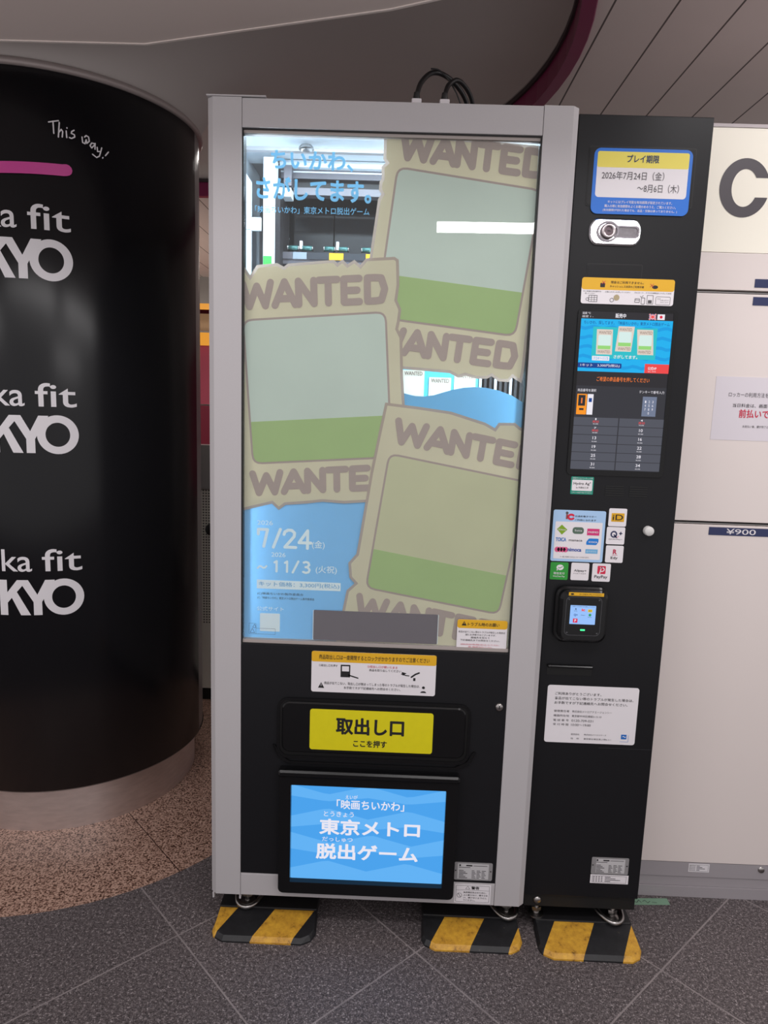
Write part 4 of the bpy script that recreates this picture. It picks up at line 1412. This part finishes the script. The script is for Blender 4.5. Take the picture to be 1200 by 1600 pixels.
TEALS = mat('teal_label', (22, 142, 120), 0.4)
sticker(pc, 'coating_sticker', (0.7615, 0.8100, 1.0565, 1.0945), YP, TEALS, 0.002, [(.05, .95, .18, .80, WHITE_P, 0.002)],
        [('抗菌抗ウイルスコーティング済', .06, .94, .04, .14, WHITE_P), ('Hydro Ag⁺', .12, .88, .30, .50, INK, .01), ('by 抗菌加工済', .24, .78, .56, .68, INK), ('このシールは外さないでください', .06, .94, .85, .94, WHITE_P)], None, 'small teal and white coating sticker')
for x0 in (0.8358, 0.8872):
    g = MB()
    for i in range(5):
        g.prism(rr(x0, x0 + 0.039, 1.0555 + i * 0.0049, 1.0578 + i * 0.0049, 0.0008), YP - 0.0010, YP, LINE)
    g.build('speaker_slots', pc, 'five dark slots')

# payment brand stickers: colours, shapes and words as on the cabinet
C = lambda n, *c: mat('ink_' + n, c, 0.45)


def dr_ic(t, U, V, y, W, H):
    t.flat(rr(U(.24), U(.275), V(.175), V(.08)), y, C('brick', 150, 80, 80)).flat(ell(U(.257), V(.055), 0.003), y, GREY_INK)
    A = ell(U(.34), V(.13), 0.0062, 0.0050, 20, 40, 320)
    t.stroke(A, 0.0045, y, C('crimson', 214, 30, 66))
    t.flat([(U(.175), V(.285)), (U(.285), V(.38)), (U(.185), V(.48)), (U(.085), V(.375))], y, C('lime', 130, 168, 28))
    t.flat(rr(U(.385), U(.60), V(.455), V(.325), 0.006), y, C('slate_green', 84, 108, 92))
    t.flat(rr(U(.665), U(.90), V(.475), V(.345)), y, C('rose', 214, 48, 120))
    t.flat(round_poly([(U(.665), V(.66)), (U(.86), V(.66)), (U(.895), V(.60)), (U(.895), V(.535)), (U(.71), V(.535)), (U(.665), V(.60))], 0.002), y, C('azure', 12, 124, 214))
    for k in range(4):
        t.flat(ell(U(.115 + .055 * k), V(.77), 0.0055, 0.0060), y, C('candy', 226, 92, 142))
    t.flat(rr(U(.66), U(.895), V(.83), V(.745)), y, C('sky', 112, 176, 220))


sticker(pc, 'transit_card_sticker', (0.7291, 0.8421, 0.9081, 1.0214), YP, C('pale_blue', 170, 204, 240), 0.004, [(.05, .95, .225, .95, WHITE_P, 0.002)],
        [('交通系電子マネー', .41, .82, .095, .13, INK, .004), ('ご利用になれます', .41, .82, .165, .20, INK, .004), ('Kitaca', .115, .255, .365, .395, WHITE_P, .01), ('Suica', .425, .565, .37, .405, WHITE_P, .01), ('PASMO', .685, .88, .395, .43, WHITE_P, .02),
         ('TOICA', .075, .275, .535, .61, C('toica_blue', 14, 112, 190), .03), ('manaca', .325, .585, .57, .60, INK, .01), ('ICOCA', .71, .875, .59, .62, WHITE_P, .02), ('SUGOCA', .105, .295, .75, .785, INK, .01), ('nimoca', .315, .58, .73, .80, C('nimoca_blue', 30, 72, 160), .03),
         ('はやかけん', .68, .875, .77, .805, C('ice', 214, 236, 246), .01), ('※一部ご利用になれないカードがあります。', .18, .74, .895, .925, GREY_INK)], dr_ic, 'pale blue transit card sticker')
sticker(pc, 'id_sticker', (0.8482, 0.8867, 0.9893, 1.0285), YP, WHITE_P, 0.003, [(.15, .87, .26, .74, C('gold', 226, 170, 20), 0.001)], [('iD', .22, .80, .34, .64, INK, .01), ('ケータイクレジット', .2, .82, .67, .71, INK)], None, 'white sticker with a gold plate')


def dr_qp(t, U, V, y, W, H):
    A = ell(U(.40), V(.42), 0.0058, 0.0062, 20)
    for i in range(20):
        t.stroke([A[i], A[(i + 1) % 20]], 0.0032, y, NAVY, cap=False)
    t.stroke([(U(.42), V(.46)), (U(.55), V(.60))], 0.0030, y, NAVY)
    t.stroke([(U(.68), V(.36)), (U(.86), V(.36))], 0.0022, y, NAVY, cap=False)
    t.stroke([(U(.77), V(.26)), (U(.77), V(.46))], 0.0022, y, NAVY, cap=False)
    t.stroke([(U(.60), V(.60)), (U(.66), V(.52))], 0.0012, y, C('rose', 214, 48, 120))


sticker(pc, 'wallet_sticker', (0.8464, 0.8860, 0.9497, 0.9878), YP, WHITE_P, 0.003, [], [('QUICPay+', .14, .88, .67, .75, GREY_INK)], dr_qp, 'white sticker with a navy ring and plus')
sticker(pc, 'edy_sticker', (0.8478, 0.8861, 0.9091, 0.9469), YP, WHITE_P, 0.003, [(.36, .68, .555, .575, C('maroon', 190, 24, 72))], [('R', .41, .62, .22, .50, C('maroon', 190, 24, 72), .03), ('Edy', .31, .70, .64, .83, INK, .014)], None, 'white sticker with a crimson letter')


def dr_wc(t, U, V, y, W, H):
    t.flat(ell(U(.54), V(.29), 0.0078, 0.0062), y, WHITE_P)
    t.flat([(U(.36), V(.36)), (U(.36), V(.48)), (U(.50), V(.42))], y, WHITE_P)
    t.stroke([(U(.44), V(.29)), (U(.52), V(.33)), (U(.68), V(.24))], 0.0014, y - .0001, C('wgreen', 44, 152, 54))


sticker(pc, 'bubble_sticker', (0.7305, 0.7696, 0.8665, 0.9054), YP, C('wgreen', 44, 152, 54), 0.003, [], [('微信支付', .19, .81, .56, .70, WHITE_P, .01), ('WeChat Pay', .17, .83, .76, .87, WHITE_P, .01)], dr_wc, 'green sticker with a white bubble')
sticker(pc, 'pay_plus_sticker', (0.7759, 0.8150, 0.8668, 0.9057), YP, WHITE_P, 0.003, [], [('Alipay+', .16, .86, .38, .54, INK, .01), ('P A R T N E R', .16, .84, .585, .64, GREY_INK)], None, 'white sticker with plain black lettering')


def dr_pp(t, U, V, y, W, H):
    A = ell(U(.50), V(.33), 0.0060, 0.0044, 14, -95, 95)
    t.stroke(A, 0.0022, y, WHITE_P)
    t.stroke([(U(.44), V(.22)), (U(.53), V(.215))], 0.0018, y, WHITE_P)
    t.stroke([(U(.47), V(.30)), (U(.41), V(.56))], 0.0022, y, WHITE_P)


sticker(pc, 'red_square_sticker', (0.8220, 0.8618, 0.8657, 0.9060), YP, WHITE_P, 0.003, [(.28, .73, .13, .58, C('scarlet', 212, 34, 72), 0.002)], [('PayPay', .14, .85, .65, .86, INK, .014)], dr_pp, 'white sticker with a red square')
MB().lathe([(0.0, 0.013), (0.0085, 0.013), (0.0102, 0.011), (0.0104, 0.0)], (0.9345, YP, 0.9826), mat('button_white', (214, 212, 210), 0.4), 28, axis='y').build('return_button', pc, 'round white knob')

# contactless reader
rd = MB().prism(rr(0.7440, 0.8590, 0.7300, 0.8555, 0.022, 6), YP - 0.018, YP, BLACK_S, 0.004)
rd.prism(rr(0.7500, 0.8540, 0.7360, 0.8520, 0.020, 6), YP - 0.034, YP - 0.017, BLACK_S, 0.006)
rdo = rd.build('card_reader', pc, 'raised rounded black reader')
rim = mat('reader_rim', (86, 86, 90), 0.3, 0.5)
t = MB().frame(rr(0.7620, 0.8390, 0.7520, 0.8385, 0.010, 5), rr(0.7630, 0.8380, 0.7530, 0.8375, 0.0095, 5), YP - 0.0347, YP - 0.034, rim)
for x, z in ((0.7680, 0.8325), (0.8330, 0.8325), (0.7680, 0.7580), (0.8330, 0.7580)):
    t.flat(ell(x, z, 0.0018), YP - 0.0343, rim)
t.build('reader_bezel', rdo)
yr = YP - 0.0342
rs = MB().prism(rr(0.7720, 0.8270, 0.7775, 0.8195, 0.001), yr - 0.0003, yr, glow('reader_screen_blue', (150, 192, 250), 1.0))
U = lambda u: 0.7720 + u * 0.055
V = lambda v: 0.8195 - v * 0.042
yy = yr - 0.0006
SRK = glow('reader_ink', (40, 40, 60), 1.0)
rs.text('ご利用になる決済方法を選択してください', U(.04), U(.96), V(.09), V(.03), yy, SRK)
rs.text('R', U(.19), U(.25), V(.25), V(.15), yy, SRK, .02).text('Edy', U(.16), U(.28), V(.33), V(.28), yy, SRK)
rs.text('ic', U(.44), U(.58), V(.30), V(.16), yy, SRD, .05)
rs.flat(rr(U(.69), U(.86), V(.34), V(.19)), yy, glow('reader_gold', (226, 196, 40), 1.0)).text('iD', U(.72), U(.83), V(.31), V(.22), yy - .0001, SRK)
rs.text('Q+', U(.15), U(.30), V(.58), V(.45), yy, SNV, .03).text('Alipay+', U(.42), U(.60), V(.55), V(.48), yy, SRK).flat(ell(U(.78), V(.49), 0.0030), yy, glow('reader_green', (40, 150, 100), 1.0)).text('WeChat', U(.70), U(.86), V(.63), V(.58), yy, SRK)
rs.flat(rr(U(.13), U(.31), V(.92), V(.70), 0.0008), yy, glow('reader_red', (214, 40, 84), 1.0)).text('P', U(.19), U(.26), V(.88), V(.74), yy - .0001, SW, .02)
rs.build('reader_screen', rdo, 'small lit pale blue screen')
MB().prism(rr(0.7965, 0.8065, 0.7630, 0.7665, 0.001), yr - 0.0006, yr, glow('green_led', (70, 255, 150), 1.6)).build('status_light', rdo, 'glowing green light')
sticker(rdo, 'reader_strip', (0.7665, 0.8420, 0.8405, 0.8478), YP - 0.0335, YEL, 0.001, [], [], None, 'narrow amber strip')
t = MB().text('カードをタッチしてください', 0.789, 0.836, 0.8420, 0.8462, YP - 0.0345, INK).flat(ell(0.774, 0.8441, 0.0035, 0.0020), YP - 0.0345, INK)
t.build('strip_print', rdo)

# pull handle slot, service label, plates
hs = MB().prism(rr(0.7385, 0.8390, 0.6480, 0.6715, 0.002), YP - 0.0008, YP, LINE).prism(rr(0.7385, 0.8395, 0.6665, 0.6725, 0.002), YP - 0.010, YP, BLACK_S, 0.002)
hs.build('pull_handle', pc, 'recessed black pull handle')


def dr_thx(t, U, V, y, W, H):
    t.flat(rr(U(.845), U(.905), V(.90), V(.82)), y, C('logo_blue', 14, 108, 196))
    t.stroke([(U(.862), V(.86)), (U(.872), V(.845)), (U(.888), V(.872)), (U(.896), V(.855))], 0.0012, y - .0001, WHITE_P)
    t.stroke([(U(.835), V(.945)), (U(.925), V(.945))], 0.0006, y, C('logo_blue', 14, 108, 196))
    t.stroke([(U(.925), V(.945)), (U(.925), V(.83))], 0.0006, y, C('logo_blue', 14, 108, 196))


svc = sticker(pc, 'service_label', (0.7440, 0.9489, 0.4869, 0.6234), YP, WHITE_P, 0.006, [],
        [('ご利用ありがとうございます。', .085, .59, .115, .165, INK, .002), ('商品が出てこない等のトラブルが発生した場合は、', .085, .945, .195, .245, INK, .002), ('お手数ですが下記連絡先へお問合せください。', .085, .885, .275, .325, INK, .002),
         ('管理責任者', .085, .255, .425, .465, GREY_INK), ('株式会社メトロアドエージェンシー', .285, .72, .425, .465, GREY_INK), ('機器所在地', .085, .255, .505, .545, GREY_INK), ('東京都中央区銀座3-15-10', .285, .61, .505, .545, GREY_INK),
         ('電 話 番 号', .085, .255, .585, .625, GREY_INK), ('0120-709-031', .285, .525, .585, .625, GREY_INK), ('受 付 時 間', .085, .255, .66, .70, GREY_INK), ('10:00～19:00', .285, .50, .66, .70, GREY_INK),
         ('運営会社', .29, .385, .83, .86, GREY_INK), ('株式会社メトロコマース', .435, .68, .83, .86, GREY_INK), ('住　所', .29, .385, .905, .935, GREY_INK), ('東京都台東区東上野6-2-1', .435, .735, .905, .935, GREY_INK)], None, 'large white service label')
t = MB()
dr_thx(t, lambda u: 0.7440 + u * 0.2049, lambda v: 0.6234 - v * 0.1365, YP - 0.0009, 0, 0)
t.build('company_mark', svc, 'small blue square mark')
MB().box(0.8687, 0.9885, YP - 0.0006, YP, 0.4768, 0.4776, mat('seam_dark', (48, 48, 52), 0.3)).build('panel_seam', pc)
sticker(pc, 'rating_plate', (0.8757, 0.9622, 0.1623, 0.2051), YP, PLATE, 0.003, [(.12, .90, .08, .92, mat('plate_field', (196, 194, 196), 0.4))], (), dr_plate, 'metal rating plate', sub='plate_print')


def dr_sn(t, U, V, y, W, H):
    outline(t, rr(U(.05), U(.94), V(.88), V(.12)), 0.0005, y, INK)
    for i in range(4):
        for k in range(4):
            t.flat(rr(U(.07 + .07 * k), U(.11 + .07 * k), V(.28 + .17 * i), V(.20 + .17 * i)), y, GREY_INK)
        t.flat(rr(U(.38), U(.40 + .13 * (i % 3 + 1)), V(.28 + .17 * i), V(.21 + .17 * i)), y, GREY_INK)


sticker(pc, 'serial_label', (0.8755, 0.9644, 0.1384, 0.1607), YP, WHITE_P, 0.0, [], (), dr_sn, 'white serial label', sub='label_print')

# ---------------------------------------------------------------- coin locker bank
YL = 0.18
lk_ = thing('coin_locker', 'cream coin locker bank with large letter sign, beyond the black payment cabinet', 'locker', (1.45, 0.45, 0.0))
CREAMP = mat('locker_paint', (232, 221, 217), 0.42, 0, 0.012, 3)
SIGN = mat('locker_sign', (255, 249, 234), 0.45, 0, 0.01, 3)
LG = mat('locker_gap', (30, 28, 30), 0.5)
LGREY = mat('locker_base', (164, 158, 162), 0.45, 0, 0.02, 8)
MB().box(1.0, 1.95, YL + 0.018, 0.72, 0.0, 1.8560, LG).box(1.0, 1.95, YL - 0.002, 0.72, 1.8560, 1.8630, mat('locker_top', (190, 180, 182), 0.4)).build('carcass', lk_)
sg = MB().box(1.0, 1.95, YL, YL + 0.018, 1.5955, 1.8555, SIGN).build('sign_panel', lk_, 'brighter sign panel')
t = MB()
cxC, czC = 1.1320, 1.7319
A = ell(cxC, czC, 0.0550, 0.0620, 48, 20.6, 360 - 17.9)
B = ell(cxC, czC, 0.0283, 0.0395, 48, 33.5, 360 - 28.9)
for i in range(47):
    t.flat([A[i], A[i + 1], B[i + 1], B[i]], YL - 0.0006, mat('charcoal_vinyl', (78, 72, 78), 0.4))
t.build('lettering', sg, 'charcoal capital letter')
MB().box(1.0, 1.95, YL, YL + 0.018, 1.5142, 1.5948, CREAMP).build('locker_door', lk_, bev=0.0012)
d2 = MB().box(1.0, 1.95, YL, YL + 0.018, 0.9850, 1.5065, CREAMP).build('locker_door', lk_, bev=0.0012)
d3 = MB().box(1.0, 1.95, YL, YL + 0.018, 0.0985, 0.9768, CREAMP).build('locker_door', lk_, bev=0.0012)
for z0 in (1.5085, 0.9790):
    MB().box(1.0, 1.95, YL + 0.002, YL + 0.006, z0, z0 + 0.0018, STEEL).build('door_strip', lk_, 'thin steel strip')
for z0, z1, x0 in ((1.5213, 1.5398, 1.1775), (1.4823, 1.5008, 1.1777)):
    MB().box(x0, x0 + 0.15, YL - 0.0010, YL, z0, z1, NAVY).build('price_plate', lk_, 'plain navy plate')
pp_ = MB().box(1.1336, 1.33, YL - 0.0010, YL, 0.9525, 0.9716, NAVY).build('price_plate', lk_, 'navy plate with white price')
MB().text('¥900', 1.1745, 1.2440, 0.9558, 0.9690, YL - 0.0014, WHITE_P, 0.004).build('price_lettering', pp_)
bs = MB().box(1.0, 1.95, YL + 0.001, 0.70, 0.0580, 0.0975, LGREY).box(1.0, 1.95, YL + 0.004, 0.70, 0.0300, 0.0570, LGREY).box(1.0, 1.95, YL, 0.70, 0.0, 0.0292, LGREY).build('base_plinth', lk_, 'grey stepped plinth')
sticker(lk_, 'serial_label', (1.1735, 1.2265, 0.0715, 0.0945), YL + 0.001, WHITE_P, 0.0, [], (), dr_sn, 'white serial label', sub='label_print')
MB().lathe([(0.0, 0.003), (0.007, 0.003), (0.0085, 0.0)], (1.3588, YL + 0.001, 0.0850), STEEL, 20, axis='y').build('plinth_screw', lk_)
sticker(lk_, 'instruction_notice', (1.1140, 1.3600, 1.1780, 1.3230), YL, mat('paper_notice', (224, 217, 224), 0.3, coat=0.3), 0.0, [],
        [('ロッカーの利用方法を', .13, .50, .24, .315, GREY_INK, .002), ('当日料金は、画面', .178, .50, .415, .475, INK, .002), ('前払いで', .243, .525, .505, .64, RED_INK, .02), ('お支払い後、鍵が完了と', .29, .53, .755, .795, INK)], None, 'white printed instruction notice')

# ---------------------------------------------------------------- hazard-striped floor plates under the feet


def plate(x0, x1, yf, off, label):
    cx_ = (x0 + x1) / 2
    o = thing('stabiliser_plate', label, 'floor plate', (cx_, 0.1, 0), 'striped plates under the machine feet')
    m_ = stripe_mat(off - cx_ + 0.51 * 0.1)
    for_z = lambda y: 0.0105 + max(0, (y - yf)) * 0.135
    out = [(x0 + 0.002, 0.045), (x0, yf + 0.030), (x0 + 0.006, yf + 0.014), (x0 + 0.030, yf), (x1 - 0.030, yf), (x1 - 0.010, yf + 0.012), (x1, yf + 0.034), (x1 - 0.002, 0.045)]
    inn = [(x0 + 0.006, 0.045), (x0 + 0.005, yf + 0.032), (x0 + 0.011, yf + 0.020), (x0 + 0.032, yf + 0.009), (x1 - 0.032, yf + 0.009), (x1 - 0.014, yf + 0.019), (x1 - 0.005, yf + 0.036), (x1 - 0.006, 0.045)]
    n = len(out)
    vs = [(x, y, 0.0) for x, y in out] + [(x, y, 0.004) for x, y in out] + [(x, y, for_z(y)) for x, y in inn]
    fs = []
    for r in range(2):
        for i in range(n - 1):
            fs.append((r * n + i, r * n + i + 1, (r + 1) * n + i + 1, (r + 1) * n + i))
    fs.append(tuple(2 * n + i for i in range(n)))
    mb = MB()
    mb.add(vs, fs, m_)
    mb.build('striped_ramp', o, 'worn black and yellow striped ramp')
    MB().vprism(rr(x0 + 0.004, x1 - 0.004, 0.043, 0.62, 0.004), 0.0, 0.0265, mat('plate_black', (30, 29, 31), 0.45, 0, 0.15, 40)).build('foot_plate', o, 'black plate', bev=0.002)
    s = -1 if x0 < 0.3 else 1
    fx = {True: 0.062, False: 0.690}[x0 < 0.3] if x0 < 0.7 else 0.945
    p = arc((fx - 0.030, 0.12, 0.034), [(fx - 0.028, 0.075, 0.034), (fx - 0.020, 0.046, 0.033), (fx, 0.034, 0.032), (fx + 0.020, 0.046, 0.033), (fx + 0.034, 0.075, 0.036), (fx + 0.055, 0.12, 0.048)] if s < 0 else
            [(fx - 0.034, 0.075, 0.036), (fx - 0.018, 0.046, 0.033), (fx, 0.034, 0.032), (fx + 0.020, 0.046, 0.033), (fx + 0.026, 0.075, 0.034), (fx + 0.028, 0.12, 0.034)])
    MB().tube(p, 0.0055, STEEL, 10).build('retaining_rod', o, 'bent steel rod')
    return o


plate(-0.006, 0.2365, -0.042, 0.1095, 'black and yellow striped floor plate under the silver machine foot nearest the round column')
plate(0.4835, 0.7190, -0.040, 0.5185, 'striped floor plate under the silver machine foot next to the payment cabinet')
plate(0.7535, 0.9920, -0.051, 0.7815, 'striped floor plate sticking out under the black payment cabinet')

TAPE = mat('green_tape', (122, 156, 132), 0.6, 0, 0.05, 40)
tp = thing('masking_tape', 'strip of green masking tape with scribble on the floor beside the payment cabinet', 'tape', (1.07, 0.155, 0.0))
to = MB().vprism([(0.96, 0.1380), (1.1216, 0.1474), (1.1223, 0.1707), (0.96, 0.1620)], 0.0, 0.0006, TAPE).build('tape_strip', tp)
t = MB()
for s in ([(1.030, 0.158), (1.038, 0.150), (1.046, 0.160), (1.050, 0.150)], [(1.054, 0.155), (1.062, 0.160), (1.066, 0.150), (1.074, 0.157)], [(1.078, 0.154), (1.090, 0.152)]):
    for i in range(len(s) - 1):
        a, b = Vector(s[i]), Vector(s[i + 1])
        n = Vector((-(b - a).y, (b - a).x)).normalized() * 0.0007
        t.floor_flat([tuple(a - n), tuple(b - n), tuple(b + n), tuple(a + n)], 0.0008, INK)
t.build('scribble', tp)

# ---------------------------------------------------------------- what shows in the gap between column and machine
sc_ = thing('perforated_barrier', 'pale perforated metal barrier with glass top standing behind the column', 'barrier', (-0.75, 1.27, 0))
MB().box(-1.5, -0.10, 1.25, 1.29, 0.053, 0.877, dots_mat()).build('perforated_panel', sc_, 'pale perforated sheet')
MB().box(-1.5, -0.10, 1.26, 1.30, 0.0, 0.0525, BLACK_M).build('kick_plate', sc_, 'black foot')
GREYP = mat('barrier_rail', (150, 148, 146), 0.45)
MB().box(-1.5, -0.10, 1.245, 1.30, 0.88, 1.053, GREYP).build('top_rail', sc_, 'grey upper panel')
MB().box(-1.5, -0.10, 1.262, 1.268, 1.0535, 1.204, glass('barrier_glass', (0.72, 0.62, 0.66))).build('glass_screen', sc_)
MB().box(-1.5, -0.10, 1.258, 1.272, 1.2045, 1.210, STEEL).build('glass_cap', sc_)
MB().lathe([(0, 0.02), (0.02, 0.02), (0.024, 0.012), (0.024, 0)], (-0.338, 1.25, 0.719), BLACK_M, 20, axis='y').build('round_stop', sc_, 'round black stop')
OR = glow('orange_sign', (222, 148, 46), 1.0)
og = thing('orange_sign', 'orange lit sign board high up in the gap beside the column', 'sign', (-1.4, 4.98, 1.704))
MB().box(-2.6, -0.6, 4.95, 4.99, 1.704, 1.815, OR).build('lit_face', og)
MB().box(-2.6, -0.6, 4.945, 4.995, 1.815, 1.83, GREYP).build('sign_frame', og)
hd = MB().box(-3.0, -0.4, 5.0, 5.2, 0.0, 1.703, mat('magenta_wall', (150, 24, 66), 0.45)).box(-3.0, -0.4, 5.0, 5.2, 1.831, 1.985, mat('beige_head', (206, 176, 140), 0.5)).box(-3.0, -0.4, 5.02, 5.2, 1.703, 1.831, GREYP)
struct('wall_gap', hd)
og2 = thing('orange_light_strip', 'slim orange light strip above the orange sign in the far gap', 'light', (-1.3, 4.6, 1.975))
MB().box(-2.4, -0.6, 4.58, 4.62, 1.975, 2.02, OR).build('lit_strip', og2)
MB().box(-2.4, -0.6, 4.575, 4.625, 2.02, 2.235, GREYP).build('strip_housing', og2)

for o in bpy.data.objects:
    if '_o' in o:
        del o['_o']
